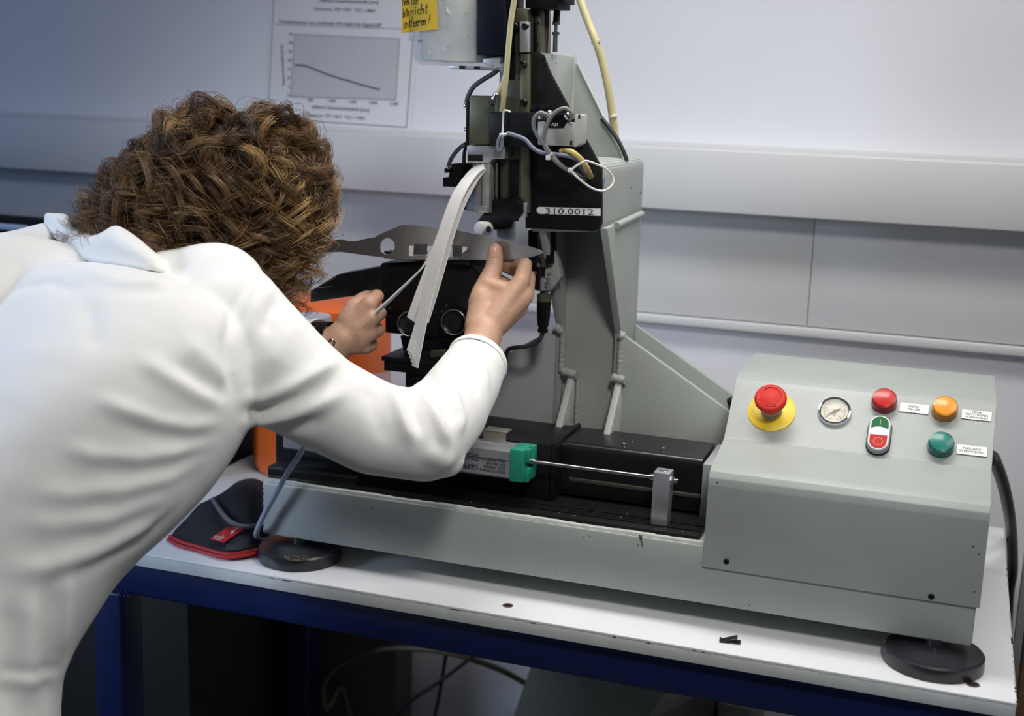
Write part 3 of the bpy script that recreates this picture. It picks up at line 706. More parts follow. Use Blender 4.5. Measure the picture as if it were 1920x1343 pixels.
# ================================================================== jar, bracket, note
J0 = thing('storage_jar', 'clear plastic beaker of white paper strips on the bracket above', 'jar', aY(862, 112, 1.80))
jc = aY(862, 112, 1.785); jr = .0700
JZ = aY(830, 121, 1.715).z
jc.z = JZ
PLAST = mat('clear_plastic', (.80, .86, .92), .15, var=.02, alpha=.28)
b = MB(); b.lathe([(.001, 0), (jr*.80, 0), (jr*.92, .004), (jr*.965, .012), (jr, .10), (jr*1.02, .17), (jr*1.05, .172), (jr*1.0, .172), (jr*.985, .10), (jr*.945, .013), (jr*.90, .006), (.001, .003)], jc, (0, 0, 1), 56)
b.build('beaker', PLAST, J0)
b = MB()
CRUM = mat('crumpled_paper', (.60, .57, .48), .8, var=.08, scale=50)
for k in range(420):
    a = random.uniform(0, 2*math.pi); r_ = jr*.86*math.sqrt(random.random()); z = .010+random.random()**1.3*.135
    c_ = jc+Vector((math.cos(a)*r_, math.sin(a)*r_, z)); L = random.uniform(.008, .022); d = Vector([random.gauss(0, 1) for _ in range(3)]).normalized(); n = d.orthogonal().normalized()*.003
    lim = jr*.90
    P = [c_-d*L/2, c_+Vector([random.uniform(-.003, .003) for _ in range(3)]), c_+d*L/2]
    for p in P:
        q = Vector((p.x-jc.x, p.y-jc.y)); 
        if q.length > lim: q *= lim/q.length; p.x = jc.x+q.x; p.y = jc.y+q.y
        p.z = max(jc.z+.006, p.z)
    b.add([P[0]-n, P[0]+n, P[1]+n, P[1]-n, P[2]+n, P[2]-n], [(0, 1, 2, 3), (3, 2, 4, 5)])
w_ = b.build('paper_waste', CRUM, J0, flat=True); w_['kind'] = 'stuff'
b = MB(); b.lathe([(.001, .006), (jr*.80, .006), (jr*.84, .05), (jr*.80, .14), (.001, .15)], jc, (0, 0, 1), 40); b.build('paper_fill', CRUM, J0)
# graduation marks
b = MB()
def onjar(px, py, h=.0006):
    d = ray(px, py); c2 = Vector((jc.x, jc.y)); o2 = Vector((CAM.x, CAM.y))-c2; d2 = Vector((d.x, d.y)); rad = jr*1.005+h
    A_ = d2.dot(d2); B_ = 2*o2.dot(d2); C_ = o2.dot(o2)-rad*rad; t = (-B_-math.sqrt(max(0, B_*B_-4*A_*C_)))/(2*A_); return CAM+d*t
for k in range(9):
    y = 60+k*2; b.tube([onjar(767, y), onjar(772 if k % 4 else 776, y)], .00025, 4, 0, False)
b.tube([onjar(767, 60), onjar(768, 77)], .00022, 4, 0, False)
b.text('100', onjar(783, 79), aY(800, 80, 1.7)-aY(790, 79.5, 1.7), (0, 0, 1), .0052)
b.build('graduation', mat('green_ink', (.03, .16, .14), .6, var=0), J0)
# sticky note, curved around the beaker
NY = mat('yellow_note', (.80, .52, .03), .7, var=.02)
b = MB(); nx, ny = 12, 8; vs = []
for j in range(ny+1):
    for i in range(nx+1):
        u, v = i/nx, j/ny
        x = 750+ (818-750)*u + (3*v)*(1-u) + 3*v*u; y = -16+ (60+16)*v - 5*u*v + 2*(1-u)*v
        vs.append(onjar(max(x, 753.0), y, .0011))
b.add(vs, [(j*(nx+1)+i, j*(nx+1)+i+1, (j+1)*(nx+1)+i+1, (j+1)*(nx+1)+i) for j in range(ny) for i in range(nx)])
nt = b.build('sticky_note', NY, None, 80); tag(nt, 'yellow handwritten sticky note on the plastic beaker', 'note')
GL = {'B': [[(0, 0), (.05, 1)], [(0, 1), (.45, .95), (.4, .6), (.05, .52), (.5, .4), (.45, .05), (0, 0)]],
 'e': [[(.05, .28), (.45, .34), (.35, .52), (.1, .45), (.05, .15), (.25, 0), (.5, .1)]],
 'h': [[(.05, 1), (0, 0)], [(.02, .3), (.25, .5), (.4, .4), (.42, 0)]],
 'ä': [[(.42, .45), (.15, .5), (.02, .2), (.2, 0), (.42, .25), (.44, .48), (.46, 0)], [(.12, .68), (.14, .74)], [(.36, .68), (.38, .74)]],
 'l': [[(.1, 1), (.05, .1), (.18, 0)]], 't': [[(.2, .9), (.15, .1), (.3, 0)], [(0, .6), (.4, .64)]],
 'r': [[(.05, .5), (.05, 0)], [(.05, .3), (.22, .5), (.38, .48)]], 'b': [[(.08, 1), (.03, 0), (.3, .02), (.42, .25), (.25, .45), (.05, .3)]],
 'i': [[(.1, .5), (.1, 0)], [(.1, .7), (.13, .76)]], 'n': [[(.03, .5), (.03, 0)], [(.03, .3), (.22, .5), (.38, .4), (.4, 0)]],
 'c': [[(.42, .45), (.15, .5), (.02, .2), (.18, 0), (.42, .06)]], '!': [[(.22, 1), (.12, .3)], [(.08, .02), (.1, .08)]]}
b = MB()
def scribble(s, x0, y0, x1, y1, h):
    adv = [(.42 if ch in 'il!' else .64 if ch in 'Bhnbeä' else .54) for ch in s]; tot = sum(adv); x = 0
    kx = (x1-x0)/tot
    for ch, a in zip(s, adv):
        for st_ in GL[ch]:
            P = [onjar(max(x0+(x+px*1.05+py*.10)*kx, 754.0), y0+(y1-y0)*(x+px)/tot-py*h, .0018) for px, py in st_]
            b.tube(P, .00048, 5, 0, True)
        x += a
scribble('Behälter', 754.5, 10, 785, 6, 17)
scribble('bitte', 755.5, 32, 767.5, 30, 17); scribble('nicht', 769.5, 29, 803, 24, 19)
scribble('entleeren', 756.5, 53, 799, 46, 19); scribble('!', 802, 44, 808, 43, 17)
b.build('handwriting', INK, nt)
# bracket of the jar and the dark housing beside it: parts of the machine
b = MB(); q = aY(946, 118, 1.76)
zt = JZ-.0005
b.box(jc.x+.012, q.x+.004, 1.715, 1.80, zt-.005, zt, .0008)
for p in ((867, 114), (895, 114)):
    k_ = aY(*p, 1.7145); b.box(k_.x-.004, k_.x+.004, 1.713, 1.716, zt-.0045, zt-.0005, 0, 1)
jb = b.build('jar_bracket', [ALU, HOLE], M0)
b = plY([(905, 110), (943, 106), (943, 138), (934, 130), (922, 122), (922, 128), (914, 128), (914, 120), (905, 120)], 1.73, .03, .0008); b.build('bracket_web', ALUP, M0)
b = plY([(894, -40), (948, -40), (946, 104), (894, 104)], 1.722, .08, .002); b.build('valve_cabinet', DKBLUE, M0)

# ================================================================== test strips
def ribbon(path, wdir, w, th):
    P = [Vector(p) for p in path]; Q = []
    for i in range(len(P)-1):
        p0 = P[max(i-1, 0)]; p1 = P[i]; p2 = P[i+1]; p3 = P[min(i+2, len(P)-1)]
        for k in range(5):
            t = k/5; Q.append(.5*((2*p1)+(p2-p0)*t+(2*p0-5*p1+4*p2-p3)*t*t+(3*p1-p0-3*p2+p3)*t**3))
    Q.append(P[-1]); vs = []; fs = []
    for i, p in enumerate(Q):
        t = (Q[min(i+1, len(Q)-1)]-Q[max(i-1, 0)]).normalized()
        wd = Vector(wdir[0]).lerp(Vector(wdir[1]), i/(len(Q)-1)); wd = (wd-t*wd.dot(t)).normalized(); n = t.cross(wd)
        for a, c in ((-1, -1), (1, -1), (1, 1), (-1, 1)): vs.append(p+wd*a*w/2+n*c*th/2)
    for i in range(len(Q)-1):
        for k in range(4): fs.append((i*4+k, i*4+(k+1) % 4, (i+1)*4+(k+1) % 4, (i+1)*4+k))
    fs.append((3, 2, 1, 0)); e = (len(Q)-1)*4; fs.append((e, e+1, e+2, e+3))
    mb = MB(); mb.add(vs, fs); return mb
G = 'white card test strips hanging from the clamp'
def strip(pix, label, wd=((.75, -.35, .1), (.80, -.45, 0)), w=.0150, th=.0014, off=Vector((0, 0, 0)), n=1):
    path = [aY(x, y, Y)+off for x, y, Y in pix]
    o = ribbon(path, wd, w, th).build('test_strip', CARD, None, 30); tag(o, label, 'strip', G); return o
C_ = [(903, 316, 1.726), (888, 328, 1.712), (866, 362, 1.695), (846, 412, 1.684), (826, 476, 1.676), (808, 545, 1.672), (793, 612, 1.668), (778, 688, 1.664)]
nm = ['front', 'second', 'third', 'fourth', 'fifth']
for k in range(5):
    pix = [(x-k*2.5*min(1, i/2), y-(k*7 if i == 7 else 0)-2.0*k*(1-min(1, i/2)), Y+k*.0019) for i, (x, y, Y) in enumerate(C_)]
    strip(pix, 'long white test strip reaching lowest, %s layer of the thick bundle of five' % nm[k], w=.0135, th=.0017)
Bp = [(905, 319, 1.730), (891, 337, 1.718), (868, 380, 1.702), (848, 434, 1.692), (829, 500, 1.685), (813, 555, 1.681), (798, 603, 1.678)]
strip(Bp, 'short white test strip showing on the right side of the thick bundle', w=.0135)
Ap = [(901, 314, 1.726), (880, 332, 1.716), (856, 370, 1.703), (830, 432, 1.695), (805, 500, 1.689), (786, 550, 1.686), (769, 598, 1.684)]
strip(Ap, 'short white test strip fanned out left of the thick bundle')
strip([(x+6, y+(5 if i == 6 else 0), Y+.002) for i, (x, y, Y) in enumerate(Ap)], 'short white test strip just behind the left fanned one', w=.0135)
Dp = [(900, 316, 1.729), (876, 345, 1.722), (848, 395, 1.718), (822, 450, 1.714), (795, 497, 1.712), (770, 525, 1.710), (738, 556, 1.708), (705, 587, 1.706)]
strip(Dp, 'single test strip seen edge-on, curling away to the left hand', wd=((.75, -.4, .1), (.30, -.9, .5)), w=.0130, th=.0024)

# ================================================================== cables and hoses
def cable(name, pts, r, mt, label, cat='cable', n=8):
    b = MB(); b.tube(pts, r, n); o = b.build(name, mt, None, 60); return tag(o, label, cat)
cable('signal_cable', [aY(575, 830, 1.60), aY(556, 862, 1.604), aY(540, 885, 1.610), aY(518, 925, 1.612), aY(497, 962, 1.614), aY(484, 990, 1.616), (aY(481, 1004, 1.63)), aY(487, 1012, 1.66), aY(505, 1012, 1.70), aY(530, 1010, 1.74)], .0043, mat('pale_blue_cable', (.30, .34, .43), .4, var=.04), 'blue-grey cable hanging over the left end of the machine base')
cable('power_cable', [(.075, 1.96, .99), aY(1862, 858, 1.985), aY(1880, 905, 2.04), aY(1892, 960, 2.10), aY(1897, 1010, 2.20), aY(1898, 1070, 2.29), aY(1890, 1130, 2.31), (.16, 2.31, .45), (.2, 2.3, .15)], .0095, mat('dark_cable', (.035, .036, .038), .4, var=.1), 'thick dark cable behind the control box going down past the bench')
cable('pneumatic_hose', [aY(1079, -30, 1.93), aY(1088, 0, 1.93), aY(1102, 40, 1.93), aY(1118, 80, 1.93), aY(1130, 120, 1.935), aY(1140, 165, 1.94), aY(1147, 210, 1.945), aY(1153, 250, 1.95), aY(1155, 275, 1.95), aY(1156, 300, 1.96)], .0062, YELT, 'thick yellowed hose arching down behind the grey bracket', 'hose')
b = MB()
for p in ((1117, 78), (1149, 218)):
    q = aY(*p, 1.934 if p[0] < 1130 else 1.946); b.lathe([(.0066, -.002), (.0071, -.002), (.0071, .002), (.0066, .002)], q, aY(1130, 120, 1.93)-aY(1118, 80, 1.93), 16, caps=False)
    b.box(q.x+.005, q.x+.010, q.y-.009, q.y-.006, q.z-.002, q.z+.003, .0005)
o = b.build('hose_tie', mat('clear_tie', (.7, .68, .55), .4)); tag(o, 'two pale cable ties around the thick yellowed hose', 'cable tie')
cable('black_cable', [aY(1128, 222, 1.90), aY(1143, 240, 1.90), aY(1158, 262, 1.90), aY(1168, 282, 1.90), aY(1174, 297, 1.90), aY(1175, 302, 1.90)], .0034, CABB, 'short black cable entering the top of the grey head housing')
cable('grey_wire', [aY(1148, 220, 1.955), aY(1156, 232, 1.955), aY(1156, 245, 1.955), aY(1147, 256, 1.955)], .0018, CABW, 'thin grey wire loop tied to the yellowed hose')
cable('air_hose', [aY(967, -30, 1.715), aY(964, 0, 1.715), aY(958, 40, 1.715), aY(953, 90, 1.715), aY(949, 140, 1.716), aY(944, 180, 1.72), aY(941, 208, 1.73)], .0042, YELT, 'yellowed air hose running down in front of the slide', 'hose')
cable('air_hose', [aY(949, 130, 1.716), aY(945, 150, 1.716), aY(938, 166, 1.718), aY(932, 176, 1.72), aY(927, 186, 1.722)], .0034, YELT, 'short yellowed hose branch ending in a metal elbow fitting', 'hose')
b = MB(); b.cyl(aY(932, 175, 1.716), aY(926, 188, 1.716), .0045, 14, 0, .0005); b.cyl(aY(926, 188, 1.716), aY(918, 192, 1.716), .006, 6, 0, .0005); b.build('elbow_fitting', STEEL, M0)
cable('sensor_cable', [aY(943, 108, 1.73), aY(938, 125, 1.735), aY(925, 138, 1.74), aY(905, 150, 1.742), aY(888, 163, 1.744), aY(878, 180, 1.745), aY(875, 193, 1.746)], .0034, mat('slate_cable', (.06, .065, .08), .45, var=.05), 'dark grey cable from the jar bracket to the olive block')
cable('switch_cable', [aY(880, 268, 1.76), aY(868, 273, 1.755), aY(855, 285, 1.752), aY(845, 300, 1.75), aY(840, 315, 1.752)], .0030, mat('slate_cable', (.06, .065, .08)), 'dark grey cable curving to the black position switch')
cable('switch_cable', [aY(878, 262, 1.765), aY(871, 285, 1.765), aY(870, 308, 1.768)], .0028, CABB, 'short black cable behind the aluminium clamp head')
cable('head_cable', [aY(952, 250, 1.705), aY(968, 255, 1.704), aY(985, 262, 1.702), aY(1000, 278, 1.70), aY(1018, 287, 1.70), aY(1045, 290, 1.70), aY(1070, 294, 1.705), aY(1085, 302, 1.715), aY(1092, 318, 1.735), aY(1106, 334, 1.757)], .0030, mat('blue_grey_cable', (.15, .17, .22)), 'blue-grey cable crossing below the valve block')
cable('valve_cable', [aY(1075, 222, 1.695), aY(1068, 208, 1.690), aY(1058, 203, 1.688), aY(1042, 210, 1.686), aY(1030, 225, 1.686), aY(1022, 245, 1.687), aY(1020, 265, 1.69), aY(1027, 285, 1.692), aY(1048, 308, 1.70), aY(1075, 325, 1.72), aY(1098, 335, 1.757)], .0029, CABW, 'grey cable looping over the right of the valve block')
cable('valve_cable', [aY(1028, 220, 1.69), aY(1022, 214, 1.685), aY(1012, 212, 1.684), aY(1002, 222, 1.684), aY(1001, 240, 1.685), aY(1010, 258, 1.688), aY(1020, 270, 1.690), aY(1034, 290, 1.694), aY(1060, 316, 1.71), aY(1100, 338, 1.757)], .0029, CABW, 'grey cable looping left of the valve block')
cable('air_hose', [aY(1052, 283, 1.715), aY(1068, 283, 1.705), aY(1080, 290, 1.705), aY(1092, 302, 1.712), aY(1102, 318, 1.725), aY(1108, 333, 1.757)], .0038, mat('yellow_hose', (.60, .45, .14), .35), 'yellow hose curving into the hole of the black plate', 'hose')
cable('cable_tie', [aY(1071, 320, 1.700), aY(1078, 313, 1.698), aY(1090, 306, 1.698), aY(1100, 302, 1.70), aY(1118, 308, 1.712), aY(1135, 316, 1.725), aY(1148, 330, 1.735), aY(1150, 342, 1.735), aY(1142, 353, 1.73), aY(1128, 358, 1.725), aY(1108, 352, 1.715), aY(1085, 335, 1.70), aY(1073, 322, 1.699)], .0016, TIE, 'long white cable tie tail looping over the black plate', 'cable tie')
b = MB(); q = aY(1070, 319, 1.698); b.box(q.x-.003, q.x+.003, q.y-.003, q.y+.002, q.z-.003, q.z+.003, .0008); q = aY(1028, 296, 1.688); b.box(q.x-.003, q.x+.003, q.y-.003, q.y+.002, q.z-.003, q.z+.003, .0008)
b.tube([aY(1028, 296, 1.687), aY(1035, 287, 1.686)], .0016, 6)
o = b.build('cable_tie', TIE); tag(o, 'white cable tie heads on the grey valve cables', 'cable tie')
cable('cable_tie', [aY(957, 210, 1.719), aY(948, 207, 1.716), aY(944, 212, 1.716), aY(943, 230, 1.717), aY(942, 252, 1.716)], .0014, TIE, 'white cable tie around the black cross bar', 'cable tie')
b = MB(); q = aY(941, 254, 1.713); b.box(q.x-.0032, q.x+.0032, q.y-.003, q.y+.002, q.z-.003, q.z+.003, .0008); b.tube([q, aY(952, 251, 1.71), aY(957, 252, 1.71)], .0018, 6); o = b.build('cable_tie', TIE); tag(o, 'white cable tie head holding the small cable loop', 'cable tie')
cable('cable_loop', [aY(944, 254, 1.712), aY(937, 258, 1.712), aY(933, 270, 1.712), aY(934, 281, 1.712), aY(938, 282, 1.713), aY(941, 272, 1.714), aY(941, 258, 1.714)], .0026, CABG, 'small grey cable loop below the black cross bar')
cable('probe_cable', [aY(1018, 622, 1.80), aY(1014, 633, 1.80), aY(1004, 644, 1.805), aY(985, 650, 1.81), aY(965, 652, 1.82), aY(953, 656, 1.83), aY(948, 668, 1.85), aY(950, 690, 1.92)], .0036, mat('slate_cable', (.06, .065, .08)), 'dark cable curving away from the black probe plug')

# ================================================================== poster
PYW = YW-.0015
def pst(u, v):    # u right, v down in sheet units
    c = [(511, -14), (792, -3), (767, 248), (498, 231)]
    x = (c[0][0]*(1-u)+c[1][0]*u)*(1-v)+(c[3][0]*(1-u)+c[2][0]*u)*v
    y = (c[0][1]*(1-u)+c[1][1]*u)*(1-v)+(c[3][1]*(1-u)+c[2][1]*u)*v
    return x, y
def pp(px, py, h=.0006): return aY(px, py, PYW-h)
b = MB(); E_ = [(515, -200), (800, -190), (771, 247), (497, 231)]
b.prism([aY(x, y, PYW) for x, y in E_], (0, .0008, 0))
po = b.build('poster', PAPER); tag(po, 'white chart sheet with a falling curve pinned to the wall', 'poster')
b = MB()
def line(p, q, w, mi=0, h=.0006):
    P, Q = pp(*p, h), pp(*q, h); d = (Q-P).normalized(); t = d.cross(Vector((0, 1, 0)))*w/2; b.quad(P-t, P+t, Q+t, Q-t, mi)
b.quad(pp(552, 64), pp(749, 73), pp(742, 187), pp(545, 181), 1)
line((516, -60), (502, 222), .0012); line((502, 222), (762, 239), .0016); line((762, 239), (783, -50), .0016)
line((515, 46), (770, 55), .0008)
for a, c in (((552, 64), (749, 73)), ((749, 73), (742, 187)), ((742, 187), (545, 181)), ((545, 181), (552, 64))): line(a, c, .0009, 0, .0009)
cv = [(552, 122), (560, 122), (570, 123), (580, 126), (590, 130), (600, 134), (612, 139), (625, 143), (640, 148), (655, 152), (670, 157), (685, 161), (700, 165), (712, 168)]
for i in range(len(cv)-1): line(cv[i], cv[i+1], .0030, 2, .0011)
xd = pp(700, 70)-pp(560, 64)
def ptxt(s_, x, y, size, al='CENTER', mi=2): b.text(s_, pp(x, y, .0009), xd, (.05, 0, 1), size, mi, .0001, al)
ptxt('Tomatenmesser aus rostfreiem Wo-Stahl mit Sägeschliff', 523, 43, .0100, 'LEFT')
ptxt('addierte Gesamtschnitttiefe [mm]', 654, 5, .0095); ptxt('Kennwerte:  ICP = 78,7   TCC = 408,9', 646, 21, .0085)
ptxt('addierte Gesamtschnitttiefe [mm]', 638, 206, .0095); ptxt('Kennwerte:  ICP = 82,9   TCC = 478,9', 628, 221, .0085)
for k, s_ in enumerate(('500', '1.000', '1.500', '2.000', '2.500')): ptxt(s_, 582+k*39.2, 190+k*1.8, .0085)
for k in range(8): ptxt(str(35-5*k), 549-k*.9, 66.5+k*16.4, .0085, 'RIGHT')
b.text('Papierschnitttiefe [mm]', pp(534, 160, .0009), (-.06, 0, 1), (-1, 0, 0), .0085, 2, .0001)
b.build('chart_print', [GINK, CHART, mat('chart_ink', (.06, .06, .075), .7, var=0)], po, flat=True)

# ================================================================== things on the bench
# orange drum
dq = aY(604, 770, 2.09)
D0 = thing('orange_drum', 'orange plastic drum with pale label behind the knife clamp', 'drum', (dq.x, 2.09, T))
ORG = mat('orange_plastic', (.72, .13, .02), .32, var=.05, scale=10)
dr = .126
b = MB(); b.lathe([(dr*.93, 0), (dr*.985, .004), (dr, .02), (dr, .27), (dr*.98, .285), (dr*.9, .29), (dr*.3, .292)], (dq.x, 2.09, T+.0005), (0, 0, 1), 56); b.build('drum_body', ORG, D0)
b = MB(); b.lathe([(dr*.95, .29), (dr*.97, .292), (dr*.97, .308), (dr*.93, .312), (.001, .314)], (dq.x, 2.09, T), (0, 0, 1), 48); b.build('drum_lid', ORG, D0)
b = MB(); vs = []
for k in range(25):
    a = R(-62+75*k/24)
    for z in (.08, .205-.018*k/24): vs.append(Vector((dq.x+math.cos(a)*(dr+.0008), 2.09+math.sin(a)*(dr+.0008), T+z)))
b.add(vs, [(2*k, 2*k+2, 2*k+3, 2*k+1) for k in range(24)])
dl = b.build('drum_label', mat('pink_label', (.62, .42, .40), .5, var=.06), D0)
b = MB()
for ang_, zc, rad in ((-14, .155, .026), (-34, .15, .02)):
    vs = []; fs = []
    for k in range(21):
        t = 2*math.pi*k/20
        for rr_ in (rad, rad*.72):
            a = R(ang_)+math.cos(t)*rr_/dr; vs.append(Vector((dq.x+math.cos(a)*(dr+.0016), 2.09+math.sin(a)*(dr+.0016), T+zc+math.sin(t)*rr_)))
    fs = [(2*k, 2*k+2, 2*k+3, 2*k+1) for k in range(20)]; b.add(vs, fs)
b.build('label_mark', mat('maroon_ink', (.12, .01, .012), .5, var=0), dl)
# frosted bottle in front of the drum
c_ = aY(583, 592, 1.90)
b = MB(); hb = c_.z-T
b.lathe([(.030, 0), (.034, .003), (.034, hb-.002), (.033, hb), (.001, hb)], (c_.x, 1.90, T+.0004), (0, 0, 1), 40)
o = b.build('measuring_cylinder', mat('frosted_plastic', (.50, .50, .56), .5, var=.03)); tag(o, 'tall frosted grey cylinder standing before the orange drum', 'container')
# black clip on the bench
q = aZ(1367, 1204, T); b = MB()
Rz = Matrix.Translation(q) @ Matrix.Rotation(R(8), 4, 'Z')
b.box(-.0125, .015, -.006, .007, .0002, .0016, .0005, 0, 1, Rz)
b.box(-.012, .011, -.0065, .006, -.001, .0006, .0005, 0, 1, Rz @ Matrix.Translation((0, 0, .0045)) @ Matrix.Rotation(R(-20), 4, 'Y'))
b.box(-.0125, -.0105, -.006, .0065, .0002, .003, .0004, 0, 1, Rz)
o = b.build('plastic_clip', mat('glossy_black_clip', (.02, .02, .025), .25, var=.1)); tag(o, 'small bent black plastic clip near the bench front edge', 'clip')

# black work cap with red trim and grey piping
H0 = thing('work_cap', 'black cloth work cap with red edging and red badge left of the machine', 'cap', aZ(420, 1000, T))
CB = mat('black_cloth', (.008, .008, .010), .85, var=.25, scale=150, bump=.3, bscale=700)
CN = mat('navy_cloth', (.035, .038, .055), .85, var=.15, scale=150, bump=.3, bscale=700)
RT = mat('red_trim', (.36, .012, .016), .65, var=.1)
PG = mat('grey_piping', (.11, .115, .13), .6, var=.1)
def capP(x, y, z): return aZ(x, y, T+z)
rows = [  # left-to-right ring of rows from front edge to back, (x,y,z)
 [(318, 1010, .004), (340, 1022, .004), (375, 1031, .004), (405, 1040, .005), (432, 1044, .006), (462, 1040, .007), (484, 1036, .006)],
 [(328, 994, .012), (350, 1002, .014), (385, 1014, .015), (410, 1022, .015), (440, 1028, .015), (468, 1022, .014), (490, 1016, .010)],
 [(350, 972, .022), (375, 974, .034), (405, 982, .034), (430, 990, .032), (452, 994, .030), (474, 994, .028), (492, 994, .022)],
 [(376, 944, .034), (398, 938, .050), (420, 946, .052), (440, 962, .049), (456, 976, .044), (476, 982, .040), (496, 984, .03)],
 [(402, 938, .030), (420, 922, .050), (440, 922, .060), (462, 930, .060), (480, 944, .054), (498, 956, .04), (510, 966, .03)],
 [(428, 918, .025), (442, 905, .040), (462, 898, .050), (480, 898, .048), (496, 906, .042), (510, 920, .03), (522, 940, .02)]]
grid = [[capP(*p) for p in r] for r in rows]
def densify(g, k=4):
    def cr(L):
        O = []
        for i in range(len(L)-1):
            p0, p1, p2, p3 = L[max(i-1, 0)], L[i], L[i+1], L[min(i+2, len(L)-1)]
            for j in range(k):
                t = j/k; O.append(.5*((2*p1)+(p2-p0)*t+(2*p0-5*p1+4*p2-p3)*t*t+(3*p1-p0-3*p2+p3)*t**3))
        O.append(L[-1]); return O
    g = [cr(r) for r in g]; g = [list(c) for c in zip(*g)]; g = [cr(r) for r in g]; return [list(c) for c in zip(*g)]
g = densify(grid)
nr, nc = len(g), len(g[0]); vs = [p for r in g for p in r]
b = MB(); fs = [(j*nc+i, j*nc+i+1, (j+1)*nc+i+1, (j+1)*nc+i) for j in range(nr-1) for i in range(nc-1)]
n0 = len(vs)
low = [Vector((p.x*.98+.02*vs[0].x, p.y, T+.0008)) for p in vs]
b.add(vs, fs, 0)
b.add(vs+low, [(i, i+1, n0+i+1, n0+i) for i in range(nc-1)] + [((nr-1)*nc+i, (nr-1)*nc+i+1, n0+(nr-1)*nc+i+1, n0+(nr-1)*nc+i) for i in range(nc-1)]
      + [(j*nc, (j+1)*nc, n0+(j+1)*nc, n0+j*nc) for j in range(nr-1)] + [(j*nc+nc-1, (j+1)*nc+nc-1, n0+(j+1)*nc+nc-1, n0+j*nc+nc-1) for j in range(nr-1)], 0)
crown = b.build('crown', CB, H0, 60)
b = MB(); sub = [[p+Vector((0, -.0008, .0012)) for p in g[j][14:]] for j in range(3, 12)]
k_ = len(sub[0]); b.add([p for r in sub for p in r], [(j*k_+i, j*k_+i+1, (j+1)*k_+i+1, (j+1)*k_+i) for j in range(len(sub)-1) for i in range(k_-1)]); b.build('navy_panel', CN, H0, 60)
b = MB(); b.tube([p+Vector((0, -.001, .0015)) for p in g[1]], .0030, 8, 0, False); b.tube([p+Vector((0, -.0045, .0)) for p in g[0]], .0030, 8, 0, False); b.build('red_edging', RT, H0)
b = MB(); vs = []
L0 = [aZ(x, y, T+z) for x, y, z in ((398, 936, .053), (408, 952, .051), (418, 966, .049), (432, 979, .045), (450, 986, .041), (470, 987, .038), (484, 986, .034))]
for p in L0: vs += [p+Vector((-.002, -.001, .0015)), p+Vector((.006, -.001, .0022))]
b.tube([p+Vector((.001, 0, .0)) for p in L0], .0036, 6); b.build('grey_piping', PG, H0)
bq = [aZ(x, y, T+z+.005) for x, y, z in ((428, 989, .030), (458, 992, .029), (420, 1019, .017), (393, 1011, .016))]
b = MB(); u_ = (bq[1]-bq[0]).normalized(); v_ = (bq[0]-bq[3]).normalized(); nn = u_.cross(v_).normalized(); 
if nn.dot(CAM-bq[0]) < 0: nn = -nn
b.prism([p for p in bq], nn*.0012)
bg = b.build('badge', mat('red_badge', (.40, .012, .018), .6, var=.05), H0)
b = MB()
def bp(u, v, h=.0022): return bq[3].lerp(bq[2], u).lerp(bq[0].lerp(bq[1], u), v)+nn*h
def blob(cx, cy, rx, ry, n=16): b.add([bp(cx+rx*math.cos(2*math.pi*k/n), cy+ry*math.sin(2*math.pi*k/n)) for k in range(n)], [tuple(range(n))])
blob(.55, .60, .22, .19); blob(.40, .54, .13, .11)
b.tube([bp(.62, .64), bp(.70, .80), bp(.66, .92), bp(.74, .93)], .0007, 5)
b.tube([bp(.52, .45), bp(.50, .30), bp(.58, .28)], .0006, 5); b.tube([bp(.40, .45), bp(.44, .36)], .0006, 5)
b.text('ENGELBERT', bp(.10, .19), bp(.9, .2)-bp(.1, .2), bp(.2, .9)-bp(.2, .2), .0042); b.text('STRAUSS', bp(.18, .04), bp(.9, .2)-bp(.1, .2), bp(.2, .9)-bp(.2, .2), .0042)
b.build('badge_emblem', mat('pale_thread', (.62, .60, .60), .7, var=0), bg, flat=True)

# dark box standing beyond the left end of the bench
b = MB(); b.box(-1.62, -1.245, 1.9, 2.22, .701, .98, .004); c0 = b.build('dark_case', mat('dark_case', (.010, .010, .010), .6, var=.1)); tag(c0, 'black case behind the coat at the left end of the bench', 'case')
b = MB(); b.box(-1.75, -1.245, 1.88, 2.28, 0, .70, .004); c0 = b.build('low_cabinet', mat('olive_grey', (.018, .018, .015), .7, var=.06)); tag(c0, 'low olive-grey cabinet behind the left bench leg', 'cabinet')
# instrument by the wall at the far left
I0 = thing('wall_instrument', 'dark instrument with pale blue front strip at the far left wall', 'instrument', aY(20, 470, 2.22))
q = aY(0, 418, 2.18); q1 = aY(54, 444, 2.18)
b = MB(); b.box(q.x-.3, q1.x+.004, 2.18, 2.32, q1.z-.16, q.z, .004); b.build('instrument_case', BLKM, I0)
b = MB(); b.box(q.x-.3, q1.x, 2.174, 2.19, q.z-.013, q.z-.001, .002); b.box(q1.x-.008, q1.x, 2.174, 2.19, q.z-.024, q.z-.006, .001); b.build('front_strip', mat('pale_blue_plastic', (.45, .58, .85), .4), I0)
b = MB(); b.box(q1.x+.006, q1.x+.02, 2.19, 2.24, q.z-.05, q.z-.006, .003); b.build('side_connector', BLACK, I0)
b = MB(); b.box(q.x-.4, q1.x+.06, 2.12, 2.395, 0, q1.z-.165, .003); o = b.build('side_bench', mat('dark_bench', (.03, .032, .036), .6)); tag(o, 'dark cabinet by the wall carrying the instrument at far left', 'cabinet')

